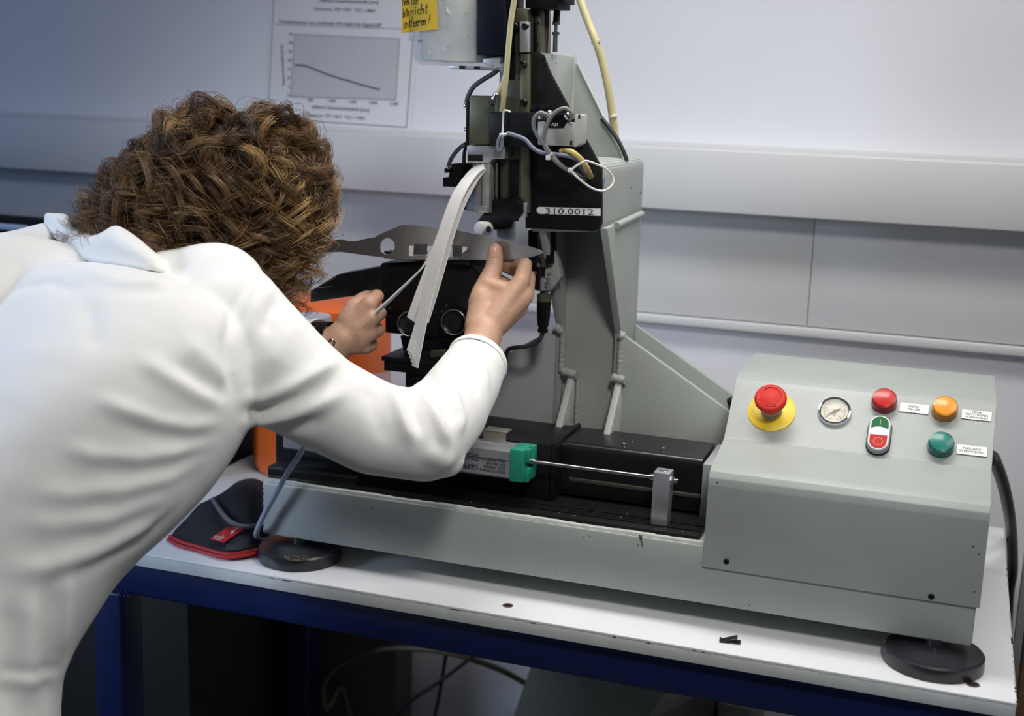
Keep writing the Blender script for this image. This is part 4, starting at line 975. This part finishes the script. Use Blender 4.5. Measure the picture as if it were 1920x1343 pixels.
# under the bench
b = MB(); b.box(-1.14, -.885, 2.20, 2.37, .0, .70, .003); 
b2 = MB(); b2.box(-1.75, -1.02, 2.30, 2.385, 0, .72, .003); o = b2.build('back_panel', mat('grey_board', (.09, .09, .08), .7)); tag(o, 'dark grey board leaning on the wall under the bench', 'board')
cable('yellow_hose', [aY(660, 1360, 2.26), aY(640, 1290, 2.26), aY(613, 1330, 2.20), aY(606, 1290, 2.20), aY(625, 1258, 2.2), aY(660, 1235, 2.2), aY(710, 1220, 2.2), aY(760, 1216, 2.2), aY(830, 1222, 2.2), aY(890, 1238, 2.22), aY(950, 1262, 2.32), aY(1015, 1300, 2.37)], .0065, mat('dull_hose', (.11, .10, .055), .5), 'dull yellow hose looped on the wall under the bench', 'hose')
cable('black_lead', [aY(842, 1200, 2.22), aY(834, 1240, 2.22), aY(826, 1290, 2.22), aY(812, 1360, 2.22)], .0040, CABB, 'black lead hanging straight down under the bench')
cable('black_lead', [aY(905, 1215, 2.21), aY(870, 1244, 2.21), aY(825, 1278, 2.21), aY(770, 1315, 2.21), aY(730, 1360, 2.21)], .0040, CABB, 'black lead slanting across the other under the bench')
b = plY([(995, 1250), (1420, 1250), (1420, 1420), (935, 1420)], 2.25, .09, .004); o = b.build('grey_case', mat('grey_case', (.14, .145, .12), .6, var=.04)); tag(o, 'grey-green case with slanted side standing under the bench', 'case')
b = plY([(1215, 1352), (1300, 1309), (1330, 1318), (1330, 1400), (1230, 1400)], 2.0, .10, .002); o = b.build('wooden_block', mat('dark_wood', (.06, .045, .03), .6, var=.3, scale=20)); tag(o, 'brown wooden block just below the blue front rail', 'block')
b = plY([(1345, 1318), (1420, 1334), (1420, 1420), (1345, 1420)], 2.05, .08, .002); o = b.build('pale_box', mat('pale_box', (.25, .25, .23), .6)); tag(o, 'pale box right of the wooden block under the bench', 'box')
b = MB(); q = aY(1912, 1280, 1.80); b.box(q.x, q.x+.04, 1.80, 1.84, 0, .86, .002); o = b.build('wooden_post', mat('brown_wood', (.10, .055, .025), .6, var=.2)); tag(o, 'brown wooden post beside the right end of the bench', 'post')
b = MB(); q = aY(1902, 1200, 2.05); b.box(q.x, q.x+.5, 2.05, 2.07, 0, .93, .002); o = b.build('room_divider', mat('grey_panel', (.20, .20, .21), .5)); tag(o, 'grey panel standing beyond the right end of the bench', 'panel')

#PERSON
# ================================================================== person
PR = thing('person', 'person with curly brown hair in a white lab coat leaning over the machine', 'person', aD(-120, 1700, 1.5))
def cv(x, y, z): return RI*x+UP*y-FW*z       # view-aligned axes: right, up, towards the viewer
def sphere_mb(mb, c, r, n=16):
    pr = [(r*math.sin(math.pi*k/(n//2)), -r*math.cos(math.pi*k/(n//2))) for k in range(n//2+1)]
    mb.lathe(pr, c, (0, 0, 1), n)
def capsule(mb, p0, r0, p1, r1, n=20):
    p0 = Vector(p0); p1 = Vector(p1); L = (p1-p0).length; pr = []
    for k in range(7): a = math.pi/2*k/6; pr.append((r0*math.sin(a), -r0*math.cos(a)))
    for k in range(7): a = math.pi/2*k/6; pr.append((r1*math.cos(a), L+r1*math.sin(a)))
    mb.lathe(pr, p0, p1-p0, n)
def chain(mb, J):
    for (p0, r0), (p1, r1) in zip(J, J[1:]): capsule(mb, p0, r0, p1, r1)
def ellipsoid(mb, c, ax, rad, n=24):
    M = Matrix((ax[0]*rad[0], ax[1]*rad[1], ax[2]*rad[2])).transposed().to_4x4(); M.translation = c
    t = MB(); sphere_mb(t, Vector((0, 0, 0)), 1.0, n); mb.add(t.v, t.f, 0, M)
def remesh(mb, name, voxel, smooth=3, factor=.5):
    o = mb.build('tmp', [SKIN], None); md = o.modifiers.new('r', 'REMESH'); md.mode = 'VOXEL'; md.voxel_size = voxel
    if smooth: ms = o.modifiers.new('s', 'SMOOTH'); ms.iterations = smooth; ms.factor = factor
    me = bpy.data.meshes.new_from_object(o.evaluated_get(bpy.context.evaluated_depsgraph_get())); bpy.data.objects.remove(o)
    me.name = name; me.materials.clear(); return me
def put(me, name, mt, parent, label=None):
    me.materials.clear(); me.materials.append(mt); me.shade_smooth()
    o = bpy.data.objects.new(name, me); COL.objects.link(o)
    o.parent = parent; o.matrix_parent_inverse = parent.matrix_basis.inverted()
    if label: o['label'] = label
    return o

# ---- head frame
HC = aD(434, 380, 1.78)
hf = cv(.62, -.50, -.60).normalized()                       # face direction
hu = cv(.40, .86, .12); hu = (hu-hf*hu.dot(hf)).normalized()
hr = hf.cross(hu).normalized()
NB = aD(285, 470, 1.73)
# ---- body (head, neck, torso, arms, hands in one surface)
b = MB()
ellipsoid(b, HC+hu*.012-hf*.006, (hr, hf, hu), (.076, .094, .098))
ellipsoid(b, HC+hf*.028-hu*.055, (hr, hf, hu), (.058, .062, .062))       # jaw
capsule(b, HC+hf*.088-hu*.012, .008, HC+hf*.106-hu*.040, .012)            # nose
for s in (-1, 1):
    ellipsoid(b, HC+hr*s*.078-hf*.004-hu*.018, (hr, hf, hu), (.010, .020, .032))
    ellipsoid(b, HC+hr*s*.032+hf*.080-hu*.004, (hr, hf, hu), (.014, .012, .011))
ellipsoid(b, HC+hf*.086-hu*.066, (hr, hf, hu), (.024, .010, .008))
ellipsoid(b, HC+hf*.084-hu*.080, (hr, hf, hu), (.020, .010, .008))
capsule(b, HC-hu*.05-hf*.03, .054, NB, .060)
RSH, LSH = aD(425, 630, 1.64), aD(150, 510, 1.86)
HIP = aD(-140, 1230, 1.50)
capsule(b, NB, .06, RSH.lerp(LSH, .5)+cv(-.02, -.03, 0), .10)
capsule(b, RSH.lerp(LSH, .5), .105, HIP, .12)
# right arm and hand
RE = aD(815, 815, 1.65); RW = aY(899, 652, 1.655)
chain(b, [(RSH, .045), (aD(610, 754, 1.625), .042), (RE, .038), (RE.lerp(RW, .35), .040), (RE.lerp(RW, .8), .029), (RW, .0265)])
rw2 = aY(908, 622, 1.672)
chain(b, [(RW, .0265), (rw2, .0265)])
mcp = [(aY(977, 528, 1.712), .0125), (aY(985, 555, 1.714), .0125), (aY(974, 579, 1.718), .0118), (aY(958, 596, 1.722), .0105)]
for (p, r) in mcp: chain(b, [(rw2, .0225), (rw2.lerp(p, .55), .0165), (p, r)])
ellipsoid(b, aY(934, 575, 1.698), (RI, UP, FW), (.031, .033, .016))
fing = [[(985, 497, 1.738, .0105), (965, 499, 1.764, .0095), (948, 489, 1.7605, .0088)],
        [(991, 519, 1.752, .0105), (972, 510, 1.776, .0098), (949, 501, 1.764, .009)],
        [(984, 556, 1.760, .0102), (962, 540, 1.782, .0095), (940, 526, 1.774, .0085)],
        [(966, 582, 1.760, .009), (948, 566, 1.778, .0082), (932, 552, 1.770, .0075)]]
for (p, r), F_ in zip(mcp, fing): chain(b, [(p, r)]+[(aY(x, y, Y), rr) for x, y, Y, rr in F_])
chain(b, [(aY(897, 612, 1.672), .020), (aY(907, 552, 1.700), .0185), (aY(926, 503, 1.728), .0128), (aY(928, 482, 1.734), .0122), (aY(928.5, 469, 1.7365), .0105)])
ellipsoid(b, aY(903, 575, 1.688), (RI, UP, FW), (.020, .030, .016))
capsule(b, aY(915, 535, 1.703), .014, aY(955, 548, 1.704), .013)
# left arm and hand
LE = aD(420, 655, 2.00); LW = aY(628, 648, 1.700)
chain(b, [(LSH, .05), (LE, .040), (LE.lerp(LW, .4), .038), (LW, .027)])
lw2 = aY(644, 634, 1.705); chain(b, [(LW, .027), (lw2, .027)])
lm = [(aY(692, 570, 1.716), .0125), (aY(698, 597, 1.713), .0125), (aY(694, 626, 1.713), .012), (aY(684, 652, 1.716), .0105)]
for (p, r) in lm: chain(b, [(lw2, .0240), (lw2.lerp(p, .55), .0175), (p, r)])
ellipsoid(b, aY(668, 612, 1.709), (RI, UP, FW), (.031, .036, .018))
lf = [[(708, 556, 1.738, .0102), (706, 553, 1.762, .009), (698, 556, 1.778, .0085)],
      [(713, 588, 1.737, .0102), (711, 584, 1.762, .009), (702, 586, 1.780, .0085)],
      [(709, 620, 1.737, .0098), (708, 615, 1.760, .009), (700, 616, 1.778, .0085)],
      [(698, 648, 1.737, .009), (698, 642, 1.756, .008), (692, 641, 1.772, .0075)]]
for (p, r), F_ in zip(lm, lf): chain(b, [(p, r)]+[(aY(x, y, Y), rr) for x, y, Y, rr in F_])
chain(b, [(aY(650, 612, 1.716), .019), (aY(664, 580, 1.730), .0165), (aY(680, 562, 1.748), .012), (aY(690, 556, 1.770), .010)])
bme = remesh(b, 'body', .0028, 4, .5)
body = put(bme, 'body', SKIN, PR)
# thumb nail
b = MB(); c_ = aY(927.5, 472, 1.7235); nz = (CAM-c_).normalized(); u_ = UP; 
vs = []; fs = []
for j in range(7):
    for i in range(7):
        x = (i/6-.5)*2; y = (j/6-.5)*2; w = .0072*math.sqrt(max(0, 1-max(0, y)**4*.75))
        vs.append(c_+RI*x*w+UP*y*.0078-nz*(x*x*.0026+max(0, y)**2*.0012)+nz*.0004)
b.add(vs, [(j*7+i, j*7+i+1, (j+1)*7+i+1, (j+1)*7+i) for j in range(6) for i in range(6)])
b.build('thumb_nail', NAIL, body, 80)
# eyes, brows (facing the machine)
b = MB()
for s in (-1, 1): sphere_mb(b, HC+hr*s*.032+hf*.083-hu*.006, .0105, 14)
b.build('eyes', mat('eye_white', (.7, .68, .64), .2, var=0), body)
for s in (-1, 1):
    b = MB(); b.lathe([(.0052, 0), (.003, .001), (0, .0012)], HC+hr*s*.032+hf*.0932-hu*.007, hf, 14); b.build('irises', mat('iris', (.05, .06, .07), .2, var=0), body)
# watch on the left wrist
ax_ = (LW-LE).normalized(); wc = aY(613, 642, 1.699)
b = MB(); b.lathe([(.0285, -.008), (.0305, -.008), (.0308, 0), (.0305, .008), (.0285, .008), (.0285, -.008)], wc, ax_, 40, caps=False)
wt = b.build('wrist_watch', BLKM, PR, label='black wristwatch with steel buckle on the left wrist')
b = MB(); q = aY(624, 640, 1.675)
b.tube([aY(616, 641, 1.672), aY(622, 637, 1.672), aY(627, 640, 1.674), aY(625, 648, 1.674)], .0017, 8); b.tube([aY(612, 645, 1.672), aY(618, 643, 1.672)], .0017, 8); b.build('buckle', CHROME, wt)

# ---- trousers and shoes inside/below the coat
b = MB()
rh = cv(.30, 0, .95).normalized(); fh = Vector((0, 0, 1)).cross(rh).normalized()
for s in (-1, 1):
    h = HIP+rh*.09*s-fh*.02; k_ = Vector((h.x, h.y, .50))+fh*.03; a_ = Vector((h.x, h.y, .09))-fh*.01
    chain(b, [(h, .095), (k_, .068), (a_, .055)])
tr = put(remesh(b, 'trousers', .010, 4), 'trousers', TROUS, PR)
b = MB()
for s in (-1, 1):
    h = HIP+rh*.09*s-fh*.02; a_ = Vector((h.x, h.y, .045))-fh*.02
    chain(b, [(a_, .042), (a_+fh*.11, .042), (a_+fh*.18-Vector((0, 0, .008)), .035)])
me = remesh(b, 'shoes', .008, 3); 
for v in me.vertices: v.co.z = max(v.co.z, .001)
put(me, 'shoes', mat('dark_shoes', (.02, .02, .022), .5), PR)

# ---- lab coat
b = MB()
r0 = cv(.30, 0, .95).normalized(); r1 = cv(.686, -.24, .69).normalized()
def rv(t): return r0.lerp(r1, t).normalized()
def ring(px, py, d, a, bb, t, ax): return aD(px, py, d), a, bb, rv(t), ax
Z = Vector((0, 0, 1)); sp_ = cv(.42, .78, -.47).normalized()
RG = [ring(-190, 1720, 1.45, .235, .185, 0, Z), ring(-172, 1343, 1.47, .215, .165, 0, Z), ring(-143, 1200, 1.49, .20, .165, .05, Z.lerp(sp_, .2)),
      ring(-30, 1035, 1.52, .185, .150, .3, Z.lerp(sp_, .6)), ring(90, 870, 1.56, .20, .150, .6, sp_), ring(190, 735, 1.61, .212, .150, .85, sp_),
      ring(255, 625, 1.66, .205, .130, 1, sp_), ring(278, 582, 1.69, .170, .090, 1, sp_), ring(295, 545, 1.715, .09, .060, 1, sp_)]
N_ = 48; rings = []
for c_, a, bb, r_, ax in RG:
    ax = ax.normalized(); r_ = (r_-ax*r_.dot(ax)).normalized(); f_ = ax.cross(r_)
    L = []
    for k in range(N_):
        t = 2*math.pi*k/N_; cs, sn = math.cos(t), math.sin(t); e = .82
        L.append(c_+r_*a*math.copysign(abs(cs)**e, cs)+f_*bb*math.copysign(abs(sn)**e, sn))
    rings.append(L)
def crs(p0, p1, p2, p3, t): return .5*((2*p1)+(p2-p0)*t+(2*p0-5*p1+4*p2-p3)*t*t+(3*p1-p0-3*p2+p3)*t**3)
RR = []
for i in range(len(rings)-1):
    for j in range(4):
        RR.append([crs(rings[max(i-1, 0)][k], rings[i][k], rings[i+1][k], rings[min(i+2, len(rings)-1)][k], j/4) for k in range(N_)])
RR.append(rings[-1])
vs = [p for L in RR for p in L]; fs = [(i*N_+k, i*N_+(k+1) % N_, (i+1)*N_+(k+1) % N_, (i+1)*N_+k) for i in range(len(RR)-1) for k in range(N_)]
fs += [tuple(range(N_))[::-1], tuple((len(RR)-1)*N_+k for k in range(N_))]
b.add(vs, fs)
SL = [(aD(335, 582, 1.66), .078), (aD(422, 614, 1.625), .084), (aD(510, 692, 1.615), .076), (aD(600, 754, 1.62), .0625), (aD(705, 804, 1.63), .0605), (aD(790, 818, 1.645), .058), (aD(838, 772, 1.70), .055), (aD(868, 724, 1.745), .049), (aD(897, 675, 1.795), .042)]
chain(b, SL)
capsule(b, aD(818, 838, 1.645), .040, aD(838, 862, 1.648), .022)
chain(b, [(aD(128, 505, 1.84), .070), (aD(20, 548, 1.74), .080)])
chain(b, [(aD(-90, 612, 1.64), .105), (aD(25, 566, 1.685), .092), (aD(120, 572, 1.69), .080), (aD(215, 610, 1.675), .078), (aD(300, 600, 1.65), .076)])
SL2 = [(aD(215, 560, 1.78), .075), (aD(140, 510, 1.855), .074), (aD(300, 590, 1.94), .066), (aD(410, 655, 1.995), .058), (aD(520, 655, 1.975), .050), (aD(597, 652, 1.935), .043)]
chain(b, SL2)
capsule(b, aD(335, 560, 1.69), .064, aD(400, 558, 1.645), .070)
cme = remesh(b, 'lab_coat', .0042, 16, .5)
# open hem and cuffs
bm_ = bmesh.new(); bm_.from_mesh(cme)
def cut(c, n, rad):
    dl = [v for v in bm_.verts if (v.co-c).dot(n) > 0 and (v.co-c).length < rad]
    bmesh.ops.delete(bm_, geom=dl, context='VERTS')
n1 = (SL[-1][0]-SL[-3][0]).normalized(); c1 = SL[-1][0]-n1*.004
cut(c1, n1, .10)
n2 = (SL2[-1][0]-SL2[-2][0]).normalized(); c2 = SL2[-1][0]; cut(c2, n2, .10)
hz = RG[0][0].z+.02
bmesh.ops.delete(bm_, geom=[v for v in bm_.verts if v.co.z < hz], context='VERTS')
# folds: ridges and valleys traced on the cloth
bm_.normal_update(); bm_.verts.ensure_lookup_table()
bv = BVHTree.FromBMesh(bm_)
FOLD = [  # pixels, height (m, negative = valley), width (m)
 ([(448, 752), (500, 744), (550, 726), (600, 696), (640, 672)], .007, .0095), ([(450, 772), (510, 764), (560, 746), (610, 716)], -.005, .010),
 ([(450, 792), (500, 788), (550, 778), (600, 760), (650, 732)], .0075, .010), ([(470, 812), (540, 804), (600, 786)], -.004, .012),
 ([(715, 700), (738, 740), (758, 790), (772, 832)], .0065, .0085), ([(745, 710), (772, 760), (788, 812)], -.004, .008),
 ([(770, 708), (800, 748), (826, 796), (840, 835)], .0065, .008), ([(800, 700), (828, 745), (848, 795)], -.004, .0075),
 ([(822, 690), (850, 735), (866, 780), (862, 815)], .005, .0075), ([(690, 725), (706, 775), (726, 830)], -.003, .013),
 ([(842, 868), (822, 858), (800, 850)], .005, .012), ([(884, 668), (908, 692), (918, 732)], .0025, .006), ([(864, 674), (886, 702), (897, 742)], -.0025, .006),
 ([(505, 505), (468, 535), (440, 580), (424, 640), (428, 700), (440, 745)], -.005, .009), ([(525, 522), (495, 550), (468, 592), (450, 645)], .004, .012),
 ([(520, 562), (505, 592), (500, 622)], -.004, .008), ([(560, 600), (530, 640), (505, 690)], .003, .012),
 ([(412, 795), (354, 803), (290, 792), (238, 772), (180, 746)], .0045, .0100), ([(412, 814), (350, 822), (285, 810), (225, 790)], -.003, .011),
 ([(400, 825), (330, 850), (265, 862), (177, 855), (120, 840)], .004, .011), ([(395, 846), (330, 872), (258, 882), (178, 875)], -.003, .012),
 ([(385, 855), (320, 896), (230, 922), (140, 928), (66, 926)], .0035, .012), ([(378, 878), (315, 918), (228, 944), (138, 950)], -.0028, .013),
 ([(370, 884), (300, 936), (200, 976), (110, 986), (30, 980)], .0032, .013), ([(362, 906), (296, 960), (198, 1000), (108, 1010)], -.0025, .014),
 ([(350, 915), (280, 986), (180, 1040), (90, 1066), (10, 1070)], .0045, .013), ([(335, 945), (262, 1015), (170, 1066), (85, 1090)], -.0035, .013),
 ([(425, 762), (370, 738), (310, 704), (260, 672)], .004, .011), ([(428, 742), (380, 716), (325, 680)], -.003, .011), ([(430, 715), (392, 680), (350, 642)], .003, .012),
 ([(130, 1070), (124, 1150), (118, 1230)], .004, .011), ([(100, 1080), (92, 1170), (88, 1260), (86, 1340)], -.004, .014), ([(60, 1120), (55, 1210), (50, 1310)], .004, .018), ([(20, 1130), (15, 1230), (10, 1330)], -.004, .016),
 ([(20, 545), (90, 530), (150, 545)], -.003, .010), ([(150, 505), (230, 528), (330, 525)], .003, .012), ([(220, 545), (300, 545), (380, 520), (430, 505)], -.003, .012),
 ([(160, 560), (170, 610), (172, 650)], -.0025, .012), ([(0, 1258), (60, 1262), (112, 1255)], -.002, .006), ([(0, 1275), (60, 1278), (112, 1272)], .002, .007)]
segs = []
for fid, (px, hgt, wid) in enumerate(FOLD):
    L = []
    for i in range(len(px)-1):
        for k in range(16):
            t = k/16; L.append((px[i][0]*(1-t)+px[i+1][0]*t, px[i][1]*(1-t)+px[i+1][1]*t))
    L.append(px[-1]); H = []
    for x, y in L:
        h_, _, _, _ = bv.ray_cast(CAM, ray(x, y).normalized())
        if h_ is not None: H.append(h_)
    n = len(H)
    for i, p in enumerate(H): segs.append((p, hgt*1.25*min(1, 1.7*math.sin(math.pi*(i+.5)/n)), wid, fid))
from mathutils.kdtree import KDTree
kd = KDTree(len(segs))
for i, s_ in enumerate(segs): kd.insert(s_[0], i)
kd.balance()
nrm = [v.normal.copy() for v in bm_.verts]; disp = []
for i, v in enumerate(bm_.verts):
    best = {}; d_ = 0
    for (co, idx, dist) in kd.find_range(v.co, .05):
        p, hgt, wid, key = segs[idx]
        g_ = math.exp(-(dist/wid)**2)*hgt
        if key not in best or abs(g_) > abs(best[key]): best[key] = g_
    d_ = sum(best.values())
    c_ = v.co
    d_ += .0040*noise.noise(c_*8)+.0010*noise.noise(c_*24)
    disp.append(d_)
for v, n_, d_ in zip(bm_.verts, nrm, disp): v.co += n_*d_
for _ in range(2): bmesh.ops.smooth_vert(bm_, verts=bm_.verts[:], factor=.4, use_axis_x=True, use_axis_y=True, use_axis_z=True)
bm_.to_mesh(cme); bm_.free()
coat = put(cme, 'lab_coat', COTTON, PR)
md = coat.modifiers.new('thick', 'SOLIDIFY'); md.thickness = .0016; md.offset = -1
def cuff(c, n, r, name):
    b = MB(); b.lathe([(r*.98, -.006), (r*1.02, -.006), (r*1.035, .0), (r*1.0, .004), (r*.96, .002), (r*.94, -.004)], c, n, 40, caps=False); return b.build(name, COTTON, coat)
cuff(c1, n1, .0425, 'cuff'); cuff(c2, n2, .0425, 'cuff')
# collar
te = [(104, 404, 1.84), (118, 402, 1.79), (134, 412, 1.75), (152, 432, 1.71), (182, 440, 1.665), (216, 425, 1.635), (250, 442, 1.615), (284, 470, 1.605), (318, 496, 1.62), (350, 525, 1.65)]
be = [(84, 418, 1.80), (98, 438, 1.755), (116, 458, 1.71), (142, 478, 1.665), (172, 492, 1.63), (206, 502, 1.605), (244, 506, 1.585), (288, 508, 1.575), (322, 520, 1.60), (350, 540, 1.64)]
def spl(P, k=5):
    P = [aD(*p) for p in P]; O = []
    for i in range(len(P)-1):
        for j in range(k): O.append(crs(P[max(i-1, 0)], P[i], P[i+1], P[min(i+2, len(P)-1)], j/k))
    O.append(P[-1]); return O
a_, c_ = spl(te), spl(be); b = MB(); rows_ = 7; vs = []
for j in range(rows_):
    t = j/(rows_-1)
    for p, q in zip(a_, c_): vs.append(p.lerp(q, t)+cv(-.15, .5, .85)*.012*math.sin(math.pi*t))
n_ = len(a_); ins = [p+cv(.35, -.75, -.5)*.05 for p in a_]
b.add(ins+vs, [(j*n_+i, j*n_+i+1, (j+1)*n_+i+1, (j+1)*n_+i) for j in range(rows_) for i in range(n_-1)])
co = b.build('collar', COTTON, coat, 70); md = co.modifiers.new('thick', 'SOLIDIFY'); md.thickness = .0025; md.offset = 0

# ---- hair
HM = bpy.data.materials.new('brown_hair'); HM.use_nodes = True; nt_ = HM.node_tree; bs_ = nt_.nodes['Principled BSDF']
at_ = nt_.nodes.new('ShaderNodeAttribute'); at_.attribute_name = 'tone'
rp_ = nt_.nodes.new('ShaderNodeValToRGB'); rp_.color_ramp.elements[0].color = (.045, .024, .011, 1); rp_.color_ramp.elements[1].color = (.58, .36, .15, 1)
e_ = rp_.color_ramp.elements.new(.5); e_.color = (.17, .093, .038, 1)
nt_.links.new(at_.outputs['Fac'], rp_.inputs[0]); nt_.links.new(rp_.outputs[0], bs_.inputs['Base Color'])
bs_.inputs['Roughness'].default_value = .38; bs_.inputs['Specular IOR Level'].default_value = .45
rnd = random.Random(11)
er = (.082, .100, .104); ec = HC+hu*.012-hf*.006
def loc(p): d = p-ec; return Vector((d.dot(hr)/er[0], d.dot(hf)/er[1], d.dot(hu)/er[2]))
def wld(l): return ec+hr*l.x*er[0]+hf*l.y*er[1]+hu*l.z*er[2]
whorl = Vector((.05, -.55, .83)).normalized()
down = Vector((0, 0, -1))
V = []; Fc = []; TN = []
def strand(P, r0, r1, tone):
    o = len(V); n = len(P); N = None
    for i, p in enumerate(P):
        t = P[min(i+1, n-1)]-P[max(i-1, 0)]; t.normalize()
        N = t.orthogonal().normalized() if N is None else (N-t*N.dot(t)).normalized()
        B = t.cross(N); r = r0+(r1-r0)*i/(n-1)
        for k in range(3):
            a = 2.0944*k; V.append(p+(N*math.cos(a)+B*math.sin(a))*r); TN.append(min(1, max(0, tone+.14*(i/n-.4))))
    for i in range(n-1):
        for k in range(3): Fc.append((o+i*3+k, o+i*3+(k+1) % 3, o+(i+1)*3+(k+1) % 3, o+(i+1)*3+k))
near = 1 if hr.dot(CAM-ec) > 0 else -1
nl = 0; tries = 0
while nl < 860 and tries < 12000:
    tries += 1
    l = Vector([rnd.gauss(0, 1) for _ in range(3)]).normalized()
    side_l = abs(l.x)
    if l.y > .22+.75*max(0, l.z)+.40*side_l*side_l and l.z < .75: continue      # face
    if l.z < -.80: continue
    nl += 1
    nape = max(0, -l.y)*max(0, .45-l.z)
    fall = max(0, min(1, l.y+.45))*max(0, .75-l.z)*side_l
    p = wld(l); nrm_ = (wld(l*1.01)-p).normalized()
    w_ = wld(whorl); away = p-w_; away = (away-nrm_*away.dot(nrm_)); away = away.normalized() if away.length > 1e-4 else hr.copy()
    swirl = nrm_.cross(away)
    L = rnd.uniform(.085, .130)*(1.1+.8*nape+.95*fall); n = 18; ds = L/n
    g = [p.copy()]; d = (nrm_*.8+away*.7+swirl*rnd.uniform(-.6, .6)).normalized()
    side = Vector([rnd.gauss(0, 1) for _ in range(3)])*.22
    lift = rnd.uniform(1.04, 1.34)
    for i in range(n):
        s_ = i/n
        pull = down*(.10+.55*s_+.9*fall*s_)+away*.30*(1-.6*fall)+cv(-1, -.20, .22)*(1.0*nape)+side*.5
        d = (d+pull*.5).normalized()
        q = g[-1]+d*ds; lq = loc(q); m_ = lq.length; lim = lift+s_*(1.8*nape+1.6*fall)
        if m_ < 1.06: q = wld(lq*(1.06/m_)); d = (q-g[-1]).normalized()
        if m_ > lim: q = wld(lq*(lim/m_)).lerp(q, .45+.4*s_)
        g.append(q)
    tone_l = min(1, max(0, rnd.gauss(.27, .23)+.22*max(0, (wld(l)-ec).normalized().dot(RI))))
    fr = rnd.uniform(.8, 1.7)*(L/.12); ph = rnd.uniform(0, 6.28); cr_ = rnd.uniform(.007, .0145); hand = rnd.choice((-1, 1))
    T0 = (g[-1]-g[0]).normalized(); A = T0.orthogonal().normalized(); B_ = T0.cross(A)
    for s in range(26):
        ox, oy = rnd.gauss(0, .0042), rnd.gauss(0, .0042); tn = tone_l+rnd.gauss(0, .06); fz = rnd.random() < .07; j_ = rnd.uniform(-.22, .22); lm_ = rnd.uniform(.72, 1.0)
        cut_ = max(6, int(len(g)*lm_)); P = []
        f2 = fr*(1+(.4 if fz else .05)*rnd.uniform(-1, 1))
        for i in range(cut_):
            s_ = i/(len(g)-1); k = min(1, s_*2.5); a = ph+hand*f2*6.28*s_*(1+.5*s_)+j_
            rad = cr_*k*(1.4 if fz else 1.0)*(1+.5*s_); sp = (1-.45*s_)*(2.2 if fz else 1)
            P.append(g[i]+A*(ox*sp+rad*math.cos(a))+B_*(oy*sp+rad*math.sin(a)))
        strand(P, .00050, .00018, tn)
me = bpy.data.meshes.new('hair'); me.from_pydata([tuple(v) for v in V], [], Fc)
at = me.attributes.new('tone', 'FLOAT', 'POINT'); at.data.foreach_set('value', TN)
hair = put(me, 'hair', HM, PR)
# close-lying hair on the scalp under the curls
b = MB(); t = MB(); sphere_mb(t, Vector((0, 0, 0)), 1, 48); vs = []
for v in t.v:
    l = Vector(v); k = 1.05+.05*noise.noise(l*5)
    if l.y > .28+.75*max(0, l.z) and l.z < .75: k = .80
    if l.z < -.75: k = .8
    vs.append(wld(l*k))
b.add(vs, t.f); o = b.build('under_hair', mat('dark_hair', (.045, .022, .009), .6, var=.4, scale=90, bump=.6, bscale=250), hair, 80)
